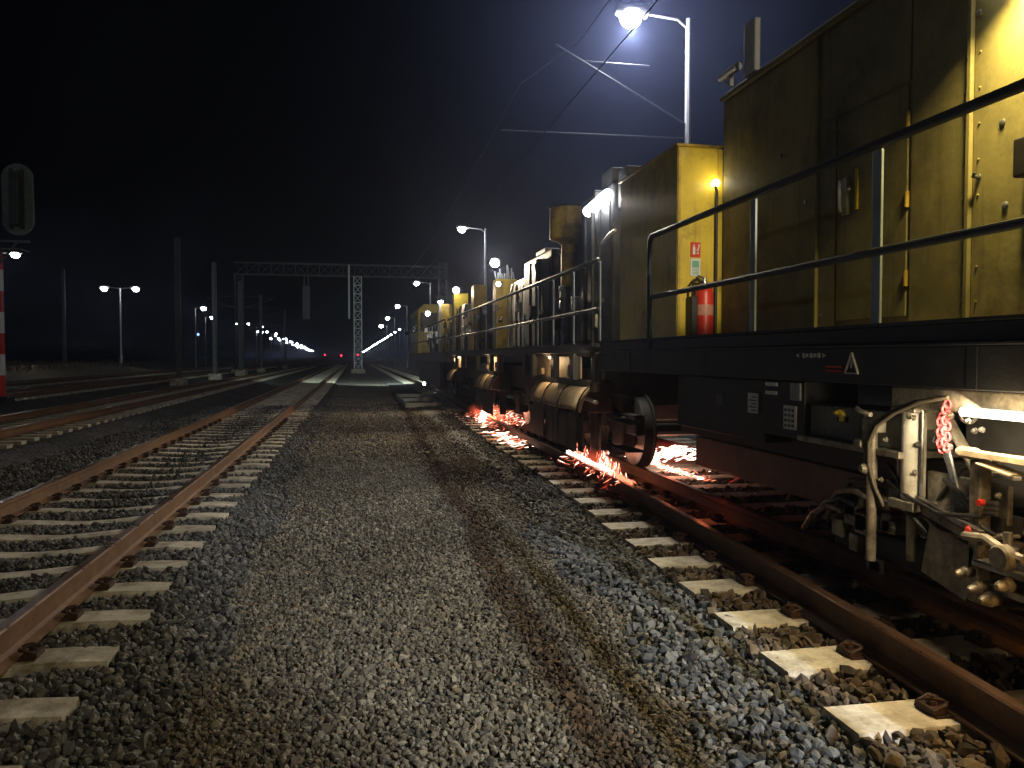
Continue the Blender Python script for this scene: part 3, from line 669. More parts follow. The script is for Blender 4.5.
# grey control trough
tr = MB().box(2.92, 3.25, 3.80, 4.68, .84, 1.045).build('control_box', mat('grey_green_box', (.13, .135, .115), .55, dirt=(.05, .045, .035)), w1, bevel=.01)
MB().box(2.86, 3.3, 3.74, 4.74, .80, .838).build('box_ledge', GREASE, tr, bevel=.006)
b = MB(); b.lathe([(.025, 0), (.025, .03), (.012, .04), (.012, .06)], (2.92, 4.33, 1.01), (-1, 0, 0), 10); b.lathe([(.02, 0), (.02, .05)], (2.905, 4.31, .96), (0, 0, 1), 8); b.build('valve', BRASS, tr, True)
MB().tube([(2.9, 4.16, 1.05), (2.88, 4.10, 1.035), (2.89, 4.02, 1.02)], .014, 7).build('valve_lever', CREAM, tr, True)
MB().tube([(2.91, 4.10, 1.03), (2.90, 4.12, .93), (2.91, 4.14, .85)], .011, 6).build('cable', RUBBER, tr, True)
MB().box(2.905, 2.919, 4.27, 4.37, .955, .99).build('dark_slot', BLACK, tr)
# rear skid beam of the grinding frame near the rail
MB().box(3.26, 3.34, 4.05, 7.2, .30, .58).build('skid_beam', mat('brown_skid_steel', (.16, .09, .06), .55, dirt=(.05, .035, .03)), w1, bevel=.01)
MB().box(3.15, 5.2, -2, 7.3, .62, .78).build('underframe', BLACK, w1)
bogie(w1, 10.25); bogie(w1, -4.5)

# ---- clamping / measuring carriage hanging under wagon 1
cr = MB()
cr.box(2.90, 3.0, 2.2, 3.86, 1.075, 1.19)                           # top cross beam, along the wagon
cr.box(2.93, 3.06, 3.70, 3.90, .96, 1.075)
cr.box(3.10, 3.18, 2.98, 3.06, .55, 1.05)
cr = cr.build('carriage_frame', GREASE, w1, bevel=.01)
cy = MB(); cy.lathe([(.055, 0), (.062, .02), (.062, .47), (.055, .49)], (2.95, 3.74, .58), n=20); cy.build('hydraulic_cylinder', CREAM, cr, True)
for yy in (3.652, 3.828): MB().tube([(2.93, yy, .54), (2.93, yy, 1.07)], .010, 8).build('tie_rod', STEEL, cr, True)
MB().box(2.87, 3.03, 3.64, 3.84, .53, .58).build('cylinder_flange', GREASE, cr, bevel=.006)
b = MB(); b.box(2.875, 3.025, 3.645, 3.835, 1.055, 1.08); b.build('cylinder_flange', GREASE, cr, bevel=.006)
MB().tube([(2.95, 3.74, .54), (2.95, 3.74, .25)], .03, 10).build('piston_rod', GREASE, cr, True)
b = MB(); b.tube([(2.86, 3.96, .20), (2.86, 3.96, 1.0)], .028, 10); b.build('guide_post', GREASE, cr, True)
MB().box(2.82, 2.90, 3.90, 4.0, .93, 1.0).build('post_bracket', GREASE, cr); MB().lathe([(.03,0),(.03,.06)], (2.83, 3.99, .86), (0, 1, 0), 10).build('hose_coupling', GREASE, cr, True); MB().lathe([(.035,0),(.04,.02),(.02,.06)], (2.86, 3.98, .72), (-1, 0, 0), 12).build('post_knob', GREASE, cr, True)
for k, (r_, off) in enumerate(((.022, 0), (.018, .05), (.015, .09))):
    MB().tube([(2.87, 3.40+off*.4, 1.15), (2.84, 3.56+off*.5, 1.12), (2.83, 3.74+off*.6, 1.05), (2.82, 3.87+off*.6, .97), (2.82, 3.935+off*.4, .87), (2.83, 3.945+off*.4, .74), (2.85, 3.92+off*.4, .62), (2.88, 3.88+off*.4, .52)], r_*.5, 8).build('hydraulic_hose', HOSET if k != 1 else RUBBER, cr, True)
for k in range(3):
    MB().tube([(2.98, 3.55+.02*k, .95), (3.0, 3.52, .80-.03*k), (2.98, 3.44, .66-.02*k), (2.96, 3.30, .645-.025*k), (2.96, 3.18, .66-.025*k)], .011, 7).build('steel_pipe', STEEL, cr, True)
MB().bar((2.96, 3.70, .56), (2.90, 3.20, .48), .06, .05).build('link_bar', GREASE, cr, bevel=.008)
MB().bar((2.93, 3.68, .60), (2.88, 3.18, .52), .03).build('link_bar', STEEL, cr, bevel=.004)
MB().lathe([(.02, 0), (.022, .03), (.012, .04)], (2.90, 3.26, .52), (-1, -.3, .1), 10).build('red_cap', REDP, cr, True); MB().lathe([(.016, 0), (.016, .03)], (2.92, 3.22, .66), (-1, 0, 0), 10).build('red_cap', REDP, cr, True)
MB().box(2.93, 3.0, 3.30, 3.62, .18, .46, Matrix.Translation((0, 3.46, .32)) @ Matrix.Rotation(R(12), 4, 'X') @ Matrix.Translation((0, -3.46, -.32))).build('shield_plate', GREASE, cr, bevel=.006)
MB().box(3.02, 3.05, 3.18, 3.72, .55, .74).build('shield_plate', GREASE, cr, bevel=.006)
MB().prism([(3.2, 1.06), (3.26, 1.06), (3.26, .5), (3.2, .5)], 2.95, 3.66).build('back_plate', GREYP, cr, bevel=.006)
b = MB(); b.bar((3.04, 3.62, 1.05), (3.04, 3.40, .78), .06, .02); b.bar((3.04, 3.40, .78), (3.04, 3.15, .78), .05, .02); b.build('brace', GREASE, cr, bevel=.004)
# tubes (lit fluorescent battens) and the ring holder
ring = MB(); n_ = 20
ring.tube([(2.93, 3.335+.055*math.cos(2*math.pi*k/n_), 1.085+.055*math.sin(2*math.pi*k/n_)) for k in range(n_+1)], .010, 6); ring.build('lamp_ring', STEEL, cr, True)
for y0, y1 in ((3.325, 3.10), (3.09, 2.86), (2.6, 1.9), (1.85, 1.15), (1.1, .4)):
    tb = MB().tube([(2.89, y0, 1.085), (2.89, y1, 1.085)], .022, 12).build('fluorescent_tube', TUBEHOT, cr, True)
light('tube_light', 'AREA', (2.87, 3.1, 1.06), 12, (1, .80, .50), w1, (.06, .5), (2.80, 3.45, .3))
light('tube_light', 'POINT', (2.76, 3.0, 1.03), 8, (1, .74, .40), w1, .06)
tl = light('tube_light', 'AREA', (2.84, 1.75, 1.05), 5.5, (1, .52, .14), w1, (.06, .7), (2.62, 3.0, -.2)); tl.data.spread = R(105)
# horizontal arm, post, clamp rollers
light('tube_light', 'SPOT', (2.79, 3.26, 1.0), 13, (1, .84, .58), w1, .04, (2.93, 3.74, .82), R(75))
b = MB(); b.box(2.88, 2.96, 2.3, 3.34, .874, .90); b.lathe([(.026, 0), (.03, .02), (.03, .10), (.022, .12)], (2.92, 3.26, .885), (0, 1, 0), 12); b.build('swing_arm', BEIGE, cr, True)
MB().add([(2.87, 3.22, .845), (2.97, 3.22, .845), (2.97, 3.02, .815), (2.87, 3.02, .815), (2.87, 3.22, .852), (2.97, 3.22, .852), (2.97, 3.02, .822), (2.87, 3.02, .822)], [(0,1,2,3),(4,5,6,7),(0,1,5,4),(1,2,6,5),(2,3,7,6),(3,0,4,7)]).build('arm_plate', BEIGE, cr)
MB().box(2.93, 3.0, 3.255, 3.325, .16, .86).build('guide_post', GREASE, cr, bevel=.01)
b = MB(); b.box(2.84, 3.08, 2.4, 3.20, .37, .40); b.box(2.88, 3.0, 2.8, 3.1, .40, .44); b.box(2.86, 3.10, 2.4, 3.16, .27, .31); b.build('clamp_plate', STEEL, cr, bevel=.008)
b = MB(); b.lathe([(.02, 0), (.045, .01), (.045, .05), (.02, .06), (.02, .12)], (2.88, 3.03, .44), n=14); b.build('clamp_screw', STEEL, cr, True)
for yy, zz, rr in ((3.22, .335, .028), (3.14, .28, .032), (3.07, .25, .034), (2.98, .34, .035)):
    MB().lathe([(rr*.4, -.02), (rr, 0), (rr, .05), (rr*.7, .06), (rr*.7, .09), (rr*.3, .11)], (2.86, yy, zz), (-1, -.25, 0), 16).build('roller', GREASE, cr, True)
b = MB(); b.tube([(2.84, 3.24, .50), (2.83, 3.10, .52), (2.83, 2.98, .48), (2.84, 2.9, .47)], .022, 8); b.build('lever', GREASE, cr, True)
MB().lathe([(.05, 0), (.06, .01), (.06, .05), (.05, .06)], (2.84, 2.98, .46), (-1, 0, 0), 16).build('roller', GREASE, cr, True)
b = MB()
for k in range(14):
    y, z = random.uniform(3.95, 4.5), random.uniform(.12, .5); b.box(3.0, 3.0+random.uniform(.1, .3), y-random.uniform(.03, .1), y+random.uniform(.03, .1), z-.05, z+random.uniform(.02, .08))
b.build('linkage_block', GREASE, cr, bevel=.008)
for k in range(4):
    y = 3.98+.13*k
    MB().tube([(2.95, y, .58-.06*k), (2.92, y+.10, .63-.07*k), (2.93, y+.28, .60-.09*k), (2.98, y+.42, .48-.08*k), (3.0, y+.5, .36-.06*k)], .018, 8).build('hydraulic_hose', GREASE if k % 2 else RUBBER, cr, True)
b = MB(); b.box(3.05, 3.4, 3.6, 4.6, .14, .30); b.build('clamp_body', BLACK, cr, bevel=.02)
for k in range(9):
    y0, z0 = random.uniform(3.2, 3.95), random.uniform(.45, .95); y1, z1 = random.uniform(3.0, 3.9), random.uniform(.22, .6); x = random.uniform(2.92, 3.08)
    MB().tube([(x, y0, z0), (x-.03, (2*y0+y1)/3, z0-.06), (x-.05, (y0+2*y1)/3, (z0+z1)/2-.06), (x, y1, z1)], random.uniform(.008, .016), 8).build('hydraulic_hose', random.choice((RUBBER, GREASE, RUBBER)), cr, True)
for k in range(26):
    y, z = random.uniform(3.05, 3.95), random.choice((.44, .52, .56, .70, .90, 1.03))+random.uniform(-.04, .04); x = random.uniform(2.86, 2.93) if z > .5 else random.uniform(2.9, 3.0)
    MB().lathe([(.012, 0), (.016, .003), (.016, .014), (.008, .016), (.008, .026)], (x, y, z), (-1, random.uniform(-.2, .2), 0), 6).build('bolt_head', random.choice((STEEL, GREASE)), cr)
for k in range(7):
    y, z = random.uniform(3.1, 3.9), random.uniform(.25, .6)
    MB().box(3.0, 3.0+random.uniform(.06, .14), y, y+random.uniform(.04, .12), z, z+random.uniform(.04, .12)).build('valve_block', random.choice((STEEL, GREASE, GREYP)), cr, bevel=.006)
# red chain hanging from the beam
ch = empty('chain', (2.90, 3.45, 1.10)); tag(ch, 'red plastic chain bunched below the top beam beside the lit tubes', 'chain')
def link(c, ax, ay, rot):
    n_ = 14; m = Matrix.Translation(c) @ Matrix.Rotation(rot, 4, 'Z'); pts = [m @ Vector((0, ax*math.cos(2*math.pi*k/n_), ay*math.sin(2*math.pi*k/n_))) for k in range(n_+1)]
    MB().tube(pts, .0058, 6).build('chain_link', CHAINM, ch, True)
CHAINM = mat('red_plastic', (.78, .10, .11), .4, var=.1, bump=0)
for k in range(9):
    for j, dy in enumerate((-.020, .012)):
        if k < 2 and j: continue
        link((2.885-.008*(k % 2), 3.44+dy+(.008 if k % 2 else 0), 1.115-.027*k-.008*j), .016, .021, .4+1.2*(k % 2))
# fire extinguisher
fe = empty('fire_extinguisher', (3.23, 7.0, 1.54)); tag(fe, 'red fire extinguisher fixed in front of the yellow end cabinet', 'fire extinguisher')
MB().lathe([(.06, 0), (.085, .012), (.085, .40), (.075, .455), (.045, .49), (.03, .50)], (3.235, 6.975, 1.54), n=22).build('cylinder', REDP, fe, True)
b = MB(); b.lathe([(.03, 0), (.03, .03), (.018, .035), (.018, .06)], (3.235, 6.975, 2.035), n=12); b.bar((3.235, 6.98, 2.09), (3.16, 6.95, 2.11), .02, .014); b.bar((3.235, 6.98, 2.075), (3.17, 6.95, 2.07), .018, .012); b.build('valve_head', STEEL, fe, True)
MB().tube([(3.21, 6.97, 2.06), (3.15, 6.96, 2.09), (3.115, 6.96, 2.04), (3.11, 6.96, 1.92), (3.115, 6.96, 1.70)], .014, 8).build('hose', RUBBER, fe, True)
MB().lathe([(.0858, 0), (.0858, .10)], (3.235, 6.975, 1.74), n=22).build('instruction_label', mat('sticker_pale_red', (.50, .22, .16), .5, bump=0), fe, True)
MB().box(3.09, 3.15, 6.93, 7.06, 1.54, 1.92).build('wall_bracket', BLACK, fe, bevel=.01)
# warm floods of the wagon beside / behind the camera, hung at walkway and roof level
work_lamp(w1, 2.80, -1.2, 1.25, (-.15, 1, -.30), .16, .10, WARMHOT, 30, WARM, R(60), (2.4, 3.4, -.2), .05)
MB().tube([(3.85, -4.1, 1.53), (3.85, -4.1, 4.4)], .035, 8).build('lamp_pole', GALV, w1, True)
work_lamp(w1, 3.85, -4.0, 4.4, (-.4, 1, -.5), .3, .16, WORKHOT, 3300, COOL, R(37), (2.3, 4.6, -.3), .04)

# ---- wagon 2, machinery wagon with exhaust and work lamps
w2 = empty('grinding_wagon', (4.2, 16, 0)); tag(w2, 'middle rail grinding wagon with grey machinery, ochre exhaust and beige grinding hoods', 'wagon', 'coupled wagons of the rail grinding train')
b = MB(); b.box(XS, 5.57, 9.25, 24.6, 1.40, 1.50); b.box(XS+.08, 5.5, 9.25, 24.6, 1.36, 1.40); b.build('side_sill', DARK, w2, bevel=.006)
MB().box(XS-.02, 5.59, 9.23, 24.62, 1.503, 1.52).build('walkway_deck', DARK, w2)
hs = [(3.12, 4.9, 9.35, 10.75, 3.50), (3.25, 4.9, 10.9, 12.6, 3.05), (3.2, 4.9, 12.75, 14.9, 3.15), (3.35, 4.9, 15.0, 16.8, 2.95), (3.2, 4.9, 17.4, 19.6, 2.75), (3.3, 4.9, 19.9, 22.6, 2.65), (3.15, 4.9, 22.9, 24.4, 2.9)]
for k, (x0, x1, y0, y1, z1) in enumerate(hs):
    h = MB().box(x0, x1, y0, y1, 1.522, z1).build('machine_housing', GREYP, w2, bevel=.03)
    nn = max(1, int((y1-y0)/.7))
    for i in range(nn):
        a = y0+.06+(y1-y0-.12)*i/nn; c = y0+.06+(y1-y0-.12)*(i+1)/nn
        MB().box(x0-.018, x0-.001, a+.02, c-.02, 1.58, z1-.12).build('access_panel', GREYP, h, bevel=.006)
        MB().box(x0-.04, x0-.019, c-.10, c-.07, 2.0, 2.16).build('latch', STEEL, h, bevel=.004)
    b = MB()
    for q in range(3):
        yy = random.uniform(y0+.2, y1-.2); xx = x0-random.uniform(.05, .16); r_ = random.uniform(.018, .04)
        b.tube([(xx, yy, 1.53), (xx, yy, random.uniform(2.0, z1-.2)), (xx+.05, yy+random.uniform(.1, .3), z1-.1)], r_, 8)
    b.build('pipe', STEEL if k % 2 else BLACK, h, True)
# pieces seen as small glints along the walkway: valve blocks and gauges
for k in range(26):
    y = random.uniform(9.5, 24); x = 3.0+random.uniform(-.04, .1); z = random.uniform(1.7, 2.45); s_ = random.uniform(.04, .11)
    MB().box(x, x+s_, y, y+s_*1.4, z, z+s_*random.uniform(.8, 2.2)).build('valve_block', random.choice((STEEL, GALV, BLACK, GREASE)), w2, bevel=.006)
# top details
ex = MB().lathe([(.11, 0), (.115, .02), (.115, .62), (.20, .68), (.285, .70), (.29, .72), (.29, 1.17), (.27, 1.19)], (3.18, 11.6, 2.42), n=24).build('exhaust', YELLOWO, w2, True)
MB().lathe([(.31, 0), (.31, .03)], (3.18, 11.6, 3.58), n=24).build('exhaust_rim', BLACK, ex, True)
b = MB(); b.box(3.17, 3.4, 8.98, 9.3, 3.15, 3.62); b.box(3.15, 3.5, 9.5, 9.9, 3.5, 3.72); b.build('vent_box', GREYP, w2, bevel=.02)
MB().tube([(3.0, 9.4, 2.75), (3.0, 9.1, 2.82), (3.0, 8.9, 2.84)], .02, 8).build('grab_rail', GALV, w2, True)
b = MB(); b.box(3.2, 3.45, 13.2, 13.9, 3.15, 3.22); b.build('roof_hatch', GALV, w2, bevel=.01)
ybx = MB().box(3.02, 3.5, 17.0, 17.4, 1.53, 3.05).build('yellow_cabinet', YELLOW, w2, bevel=.012)
MB().box(3.02, 3.18, 17.0-.03, 17.0, 2.4, 3.0).build('cabinet_door', YELLOWO, ybx, bevel=.006)
b = MB()
for k in range(9):
    b.tube([(3.03+.05*k, 17.05, 3.06), (3.03+.05*k+random.uniform(-.03, .03), 17.1, 3.15+random.uniform(0, .25))], .018, 6)
b.build('pipe_cluster', GALV, ybx, True)
b = MB().box(3.0, 3.34, 20.1, 20.6, 1.53, 3.20).build('ochre_cabinet', YELLOWO, w2, bevel=.012)
MB().box(3.0, 3.34, 20.65, 21.1, 1.53, 2.6).build('ochre_cabinet', YELLOWO, w2, bevel=.012)
yb3 = MB().box(2.98, 3.42, 24.1, 24.6, 1.53, 3.30).build('yellow_cabinet', YELLOW, w2, bevel=.012)
# lamps
MB().tube([(3.04, 9.3, 3.33), (3.04, 9.36, 3.325), (3.05, 10.1, 3.28), (3.05, 10.16, 3.28)], .07, 14).build('lamp_glass', WORKHOT, w2, True)
work_lamp(w2, 3.12, 9.75, 3.42, (-.12, -1, -.35), .2, .1, BLACK, 430, (1, .90, .74), R(125), (1.2, 5.5, -.3), .06, .62)
light('work_glare', 'POINT', (2.97, 9.7, 3.2), 3, COOL, w2, .06)
MB().lathe([(.04, -.02), (.09, 0), (.10, .04), (.06, .08), (.03, .09)], (3.03, 17.16, 3.42), (-.35, -1, -.3), 16).build('lamp_glass', WORKHOT, w2, True)
work_lamp(w2, 3.06, 17.26, 3.43, (-.35, -1, -.3), .2, .16, BLACK, 800, (1, .80, .54), R(125), (1.2, 11.5, -.3), .06, .35)
light('work_glare', 'POINT', (2.97, 16.85, 3.3), 3, COOL, w2, .06)
MB().lathe([(.04, -.02), (.09, 0), (.10, .04), (.06, .08), (.03, .09)], (3.03, 23.9, 3.38), (-.35, -1, -.3), 16).build('lamp_glass', WORKHOT, w2, True)
work_lamp(w2, 3.06, 24.0, 3.39, (-.35, -1, -.3), .2, .16, BLACK, 800, (1, .76, .48), R(120), (1.1, 18.5, -.3), .06, .35)
light('work_glare', 'POINT', (2.97, 23.7, 3.3), 3, COOL, w2, .06)
MB().lathe([(.04, 0), (.05, .03), (.03, .06)], (3.0, 16.6, 2.9), (0, -1, 0), 12).build('marker_lamp', WORKHOT, w2, True)
handrail(w2, XS, 9.0, 24.5, 1.50, 2.50, 1.92, (9.05, 10.2, 11.3, 12.3, 13.5, 14.8, 16.1, 17.4, 18.8, 20.2, 21.6, 23.0, 24.4))
# grinding units below: frame, beige hood, spark curtain, warm lit opening
def grinder(y0, y1, hood=True, sc=1.0):
    u = MB().box(2.95, 3.2, y0, y1, .64, 1.05).build('grinding_unit', BLACK, w2, bevel=.02)
    if hood:
        prof = []
        for k in range(9):
            a = R(85*k/8); prof.append((3.03-.20*math.sin(a)-.06*k/8, .62+.36*math.cos(a)))
        n_ = len(prof); vs = []; m_ = 6
        for j in range(m_+1):
            y = y0+.05+(y1-y0-.1)*j/m_
            for x, z in prof: vs.append((x+.012*math.sin(j*2.1), y, z+.010*math.sin(j*1.7+x*9)))
        fs = [(j*n_+k, j*n_+k+1, (j+1)*n_+k+1, (j+1)*n_+k) for j in range(m_) for k in range(n_-1)]
        h = MB().add(vs, fs).build('hood', BEIGE, u, True)
        so = h.modifiers.new('thick', 'SOLIDIFY'); so.thickness = .02
        for f in (.03, .36, .68, .97):
            y = y0+.05+(y1-y0-.1)*f
            MB().tube([(x-.012, y, z+.014) for x, z in prof], .010, 6).build('strap', BLACK, u, True)
            MB().box(2.755, 2.80, y-.035, y+.035, .58, .68).build('hood_latch', BLACK, u, bevel=.006)
    nn = int((y1-y0)/.24)
    for i in range(nn):
        a = y0+(y1-y0)*i/nn; c = y0+(y1-y0)*(i+1)/nn; dx = random.uniform(-.012, .012)
        MB().box(2.80+dx, 2.812+dx, a+.004, c-.004, .12+random.uniform(0, .03), .615).build('curtain_strip', BLACK, u)
    for yy in (y0+.4, y1-.4): MB().tube([(3.1, yy, .12), (3.1, yy, .638)], .07, 12).build('grinding_motor', BLACK, u, True)
    return u
u = grinder(9.55, 12.6)
grinder(16.2, 18.6); grinder(23.0, 24.4)
MB().lathe([(.06, 0), (.06, .10), (.075, .105), (.075, .12)], (2.9, 9.35, .92), n=16).build('filter_can', GREASE, w2, True)
MB().tube([(2.86, 9.15, .80), (2.84, 9.55, .83)], .025, 8).build('cross_pipe', CREAM, w2, True)
def warm_bay(y0, y1, z0=1.07, z1=1.175, e=2.2):
    MB().box(3.05, 3.07, y0, y1, z0-.02, z1+.18).build('bay_back', BEIGE, w2)
    MB().box(2.93, 3.0, y0+.05, y0+.25, z0, z0+.17).build('valve_box', BEIGE, w2, bevel=.01); MB().box(2.96, 3.02, y0+(y1-y0)*.7, y0+(y1-y0)*.8, z0, z0+.10).build('valve_box', BEIGE, w2, bevel=.01)
    MB().tube([(3.0, (y0+y1)/2-.15, z1+.17), (3.0, (y0+y1)/2+.15, z1+.17)], .025, 8).build('bay_lamp', WARMHOT, w2, True)
    light('bay_light', 'POINT', (2.86, (y0+y1)/2, z1+.10), e, (1, .66, .34), w2, .04)
# frame posts break the bays
for y in (9.3, 10.3, 11.35, 12.75, 13.4, 15.9, 16.9, 18.8, 21.5, 23.0):
    MB().box(2.86, 2.95, y-.09, y+.09, 1.04, 1.40).build('frame_post', DARK, w2, bevel=.008)
warm_bay(10.5, 13.3, e=9); warm_bay(16.4, 18.4, e=9); warm_bay(22.0, 24.3, e=9)
light('hood_light', 'SPOT', (2.72, 9.2, 1.36), 40, (1, .78, .5), w2, .04, (2.85, 11.2, .8), R(70))
work_lamp(w2, 2.76, 9.12, 1.37, (.05, 1, -.3), .08, .06, WARMHOT)
bogie(w2, 14.6); bogie(w2, 21.3)
MB().box(3.2, 5.2, 9.3, 24.5, .75, 1.18).build('underframe', BLACK, w2)
MB().box(4.0, 4.4, 8.95, 9.28, .95, 1.15).build('coupler', BLACK, w2)

# ---- wagon 3 with the yellow cab at the far end
w3 = empty('grinding_wagon', (4.2, 33, 0)); tag(w3, 'farthest rail grinding wagon ending in a yellow cab with railing', 'wagon', 'coupled wagons of the rail grinding train')
b = MB(); b.box(XS, 5.57, 25.0, 42.5, 1.2, 1.52); b.build('side_sill', DARK, w3, bevel=.006)
for (x0, y0, y1, z1) in ((3.3, 25.2, 28.0, 2.6), (3.4, 28.3, 31.5, 2.45), (3.2, 31.8, 34.6, 2.35)):
    MB().box(x0, 4.9, y0, y1, 1.522, z1).build('machine_housing', GREYP, w3, bevel=.03)
for k in range(14):
    y = random.uniform(25.5, 35); z = random.uniform(1.7, 2.5); s_ = random.uniform(.06, .16)
    MB().box(3.02, 3.02+s_, y, y+s_, z, z+s_*2).build('valve_block', random.choice((STEEL, GALV, BLACK)), w3, bevel=.006)
MB().box(3.0, 3.35, 28.3, 28.7, 1.53, 3.25).build('ochre_cabinet', YELLOWO, w3, bevel=.012)
MB().tube([(2.95, 27.9, 1.53), (2.95, 27.9, 3.35)], .035, 8).build('lamp_pole', GALV, w3, True)
cabm = MB().prism([(2.92, 1.53), (5.45, 1.53), (5.45, 3.55), (5.2, 3.85), (3.2, 3.85), (2.92, 3.55)], 37.5, 42.4).build('cab', YELLOW, w3, bevel=.04)
for y in (38.2, 39.7, 41.2):
    f = MB().box(2.9, 2.919, y, y+.9, 2.55, 3.35).build('window', BLACK, w3, bevel=.01); MB().box(2.895, 2.899, y+.06, y+.84, 2.61, 3.29).build('pane', GLASSD, f)
f = MB().box(3.05, 3.85, 37.47, 37.498, 2.55, 3.45).build('window', BLACK, w3, bevel=.03); MB().box(3.11, 3.79, 37.46, 37.469, 2.61, 3.39).build('pane', GLASSD, f)
work_lamp(w3, 2.93, 27.75, 3.38, (-.3, 1, -.35), .3, .2, WORKHOT, 160, (1, .93, .75), R(90), (3.3, 37.5, 2.6), .05)
MB().lathe([(.09, 0), (.1, .05), (.05, .1)], (2.95, 27.75, 3.30), (0, -1, 0), 12).build('marker_lamp', WORKHOT, w3, True)
MB().lathe([(.09, 0), (.1, .05), (.05, .1)], (2.98, 33.0, 3.15), (0, -1, 0), 12).build('marker_lamp', WORKHOT, w3, True)
handrail(w3, XS, 25.2, 42.0, 1.52, 2.55, 2.0, [25.3+1.15*k for k in range(15)])
light('cab_flood', 'SPOT', (2.7, 42.8, 2.6), 4500, (.80, 1, .92), w3, .05, (.2, 62, -.3), R(75))
work_lamp(w3, 2.74, 42.6, 2.6, (-.2, 1, -.25), .25, .18, WORKHOT)
MB().lathe([(.07, 0), (.08, .04)], (2.9, 33.6, .22), (-1, -.4, 0), 12).build('ground_lamp', WORKHOT, w3, True)
MB().box(2.86, 3.0, 27, 36, .3, 1.15).build('side_skirt', BLACK, w3, bevel=.02)
MB().box(3.2, 5.2, 25, 42, .75, 1.2).build('underframe', BLACK, w3)
bogie(w3, 28.2); bogie(w3, 39.0)

# ------------------------------------------------------------------ sparks and glowing metal
def sparks(name, pieces, label):
    t = None
    groups = {}
    for p, d, l, r_, m in pieces: groups.setdefault(m, MB()).add(*shard(p, d, l, r_))
    root = empty(name, pieces[0][0]); tag(root, label, 'sparks', 'sparks thrown up by the grinding stones', 'stuff')
    for m, mb in groups.items(): o = mb.build('spark_streaks', bpy.data.materials[m], root); o['kind'] = 'stuff'
    return root
def shard(p, d, l, r_):
    p, d = Vector(p), Vector(d).normalized(); u = d.orthogonal().normalized(); b = d.cross(u)
    return [p-d*l/2, p+u*r_, p+b*r_, p-u*r_, p-b*r_, p+d*l/2], [(0,1,2),(0,2,3),(0,3,4),(0,4,1),(5,2,1),(5,3,2),(5,4,3),(5,1,4)]
def G(a, s): return random.gauss(a, s)
def ground_z(x, y): return -.20
def burst(y0, y1, n, x0=3.42, toward=-1, spread=.7, hz=.16, ms=(.15, .45)):
    out = []
    for i in range(n):
        y = random.uniform(y0, y1); s_ = abs(random.gauss(0, spread)); x = x0+toward*s_
        z = max(-.19, hz*math.exp(-s_*2.2)*random.uniform(0, 1.2)-.13*min(1, s_*2))
        q = random.random(); m = 'spark_white' if q < ms[0] else 'spark_red' if q < ms[0]+ms[1] else 'ember_dull'
        out.append(((x, y, z), (toward*random.uniform(.3, 1), random.uniform(-1, .5), random.uniform(-.6, .4)), random.uniform(.02, .15), random.uniform(.002, .007), m))
    return out
A = burst(15.5, 20.2, 800, 3.40, -1, .30)
for i in range(300):
    f = random.random(); y = 19.9-2.6*f; x = 3.3-.55*f+G(0, .04)
    A.append(((x, y, .03+.10*(1-f)+G(0, .03)-.1*f), (-.6, -1, -.2), random.uniform(.06, .22), random.uniform(.006, .014), 'spark_white'))
for i in range(110): A.append(((G(2.75, .12), G(14.2, .8), -.165+random.uniform(0, .06)), (1, G(0, .5), .1), random.uniform(.06, .2), random.uniform(.005, .011), random.choice(('spark_white', 'spark_red'))))
def arcs(o, y0, y1, x0, n, f=1.0, name='spark_trail'):
    mb = MB()
    for i in range(n):
        p = Vector((x0+G(0, .03), random.uniform(y0, y1), .04)); v = Vector((-random.uniform(.5, 3.2), G(-1.2, 1.0), random.uniform(.2, 1.5)))*f; pts = []
        t0 = random.uniform(0, .12); t1 = t0+random.uniform(.05, .16)
        for k in range(5):
            tt = t0+(t1-t0)*k/4; q = p+v*tt+Vector((0, 0, -4.9*tt*tt)); pts.append((q.x, q.y, max(q.z, -.18)))
        mb.tube(pts, random.uniform(.0015, .003), 4)
    m = mb.build(name, SPARKR if x0 > 3 else SPARKW, o); m['kind'] = 'stuff'
sa = sparks('sparks', A, 'shower of orange sparks spilling onto the sleepers under the middle wagon')
arcs(sa, 17.5, 20, 3.38, 40, .6)
B = []
for i in range(700):
    y = 7.9+2.8*random.random()**.8; B.append(((near_x(y)+G(.02, .014), y, random.uniform(.0, .02)+abs(G(0, .012))), (0, 1, G(0, .1)), random.uniform(.05, .2), random.uniform(.003, .008), 'spark_white' if y > 8.6 and random.random() < .7 else 'spark_red'))
for yc, h in ((10.2, .17), (9.1, .20), (8.7, .12)):
    for i in range(170):
        z = random.random()**1.6*h; B.append(((near_x(yc)+.05+G(0, .03), yc+G(0, .16)*(1-z/h*.6), z), (G(0, .2), G(0, .3), 1), random.uniform(.03, .10), random.uniform(.002, .006), random.choice(('spark_white', 'spark_red', 'spark_red', 'ember_dull'))))
B += burst(8.1, 10.6, 110, 2.9, -1, .12, .03, (.1, .4))
sb = sparks('sparks', B, 'line of fire running along the rail left of the wheel under the train')
D = burst(8.6, 9.8, 420, 3.62, 1, .28, .05, (.35, .45))
for i in range(170): D.append(((random.uniform(3.62, 4.5), random.uniform(9.5, 10.3), random.uniform(.0, .13)), (1, G(0, .3), G(0, .3)), random.uniform(.05, .16), random.uniform(.006, .016), 'spark_white'))
sparks('sparks', D, 'bright patch of sparks glowing right of the wheel under the near wagon')
light('spark_light', 'POINT', (3.1, 18.0, .06), 14, (1, .22, .08), None, .12)
light('spark_light', 'POINT', (2.6, 14.4, -.05), 2.5, (1, .30, .12), None, .08)
light('spark_light', 'POINT', (3.0, 10.2, .05), 2, (1, .24, .09), None, .08)
light('spark_light', 'POINT', (3.02, 9.0, .06), 2.2, (1, .24, .09), None, .08)
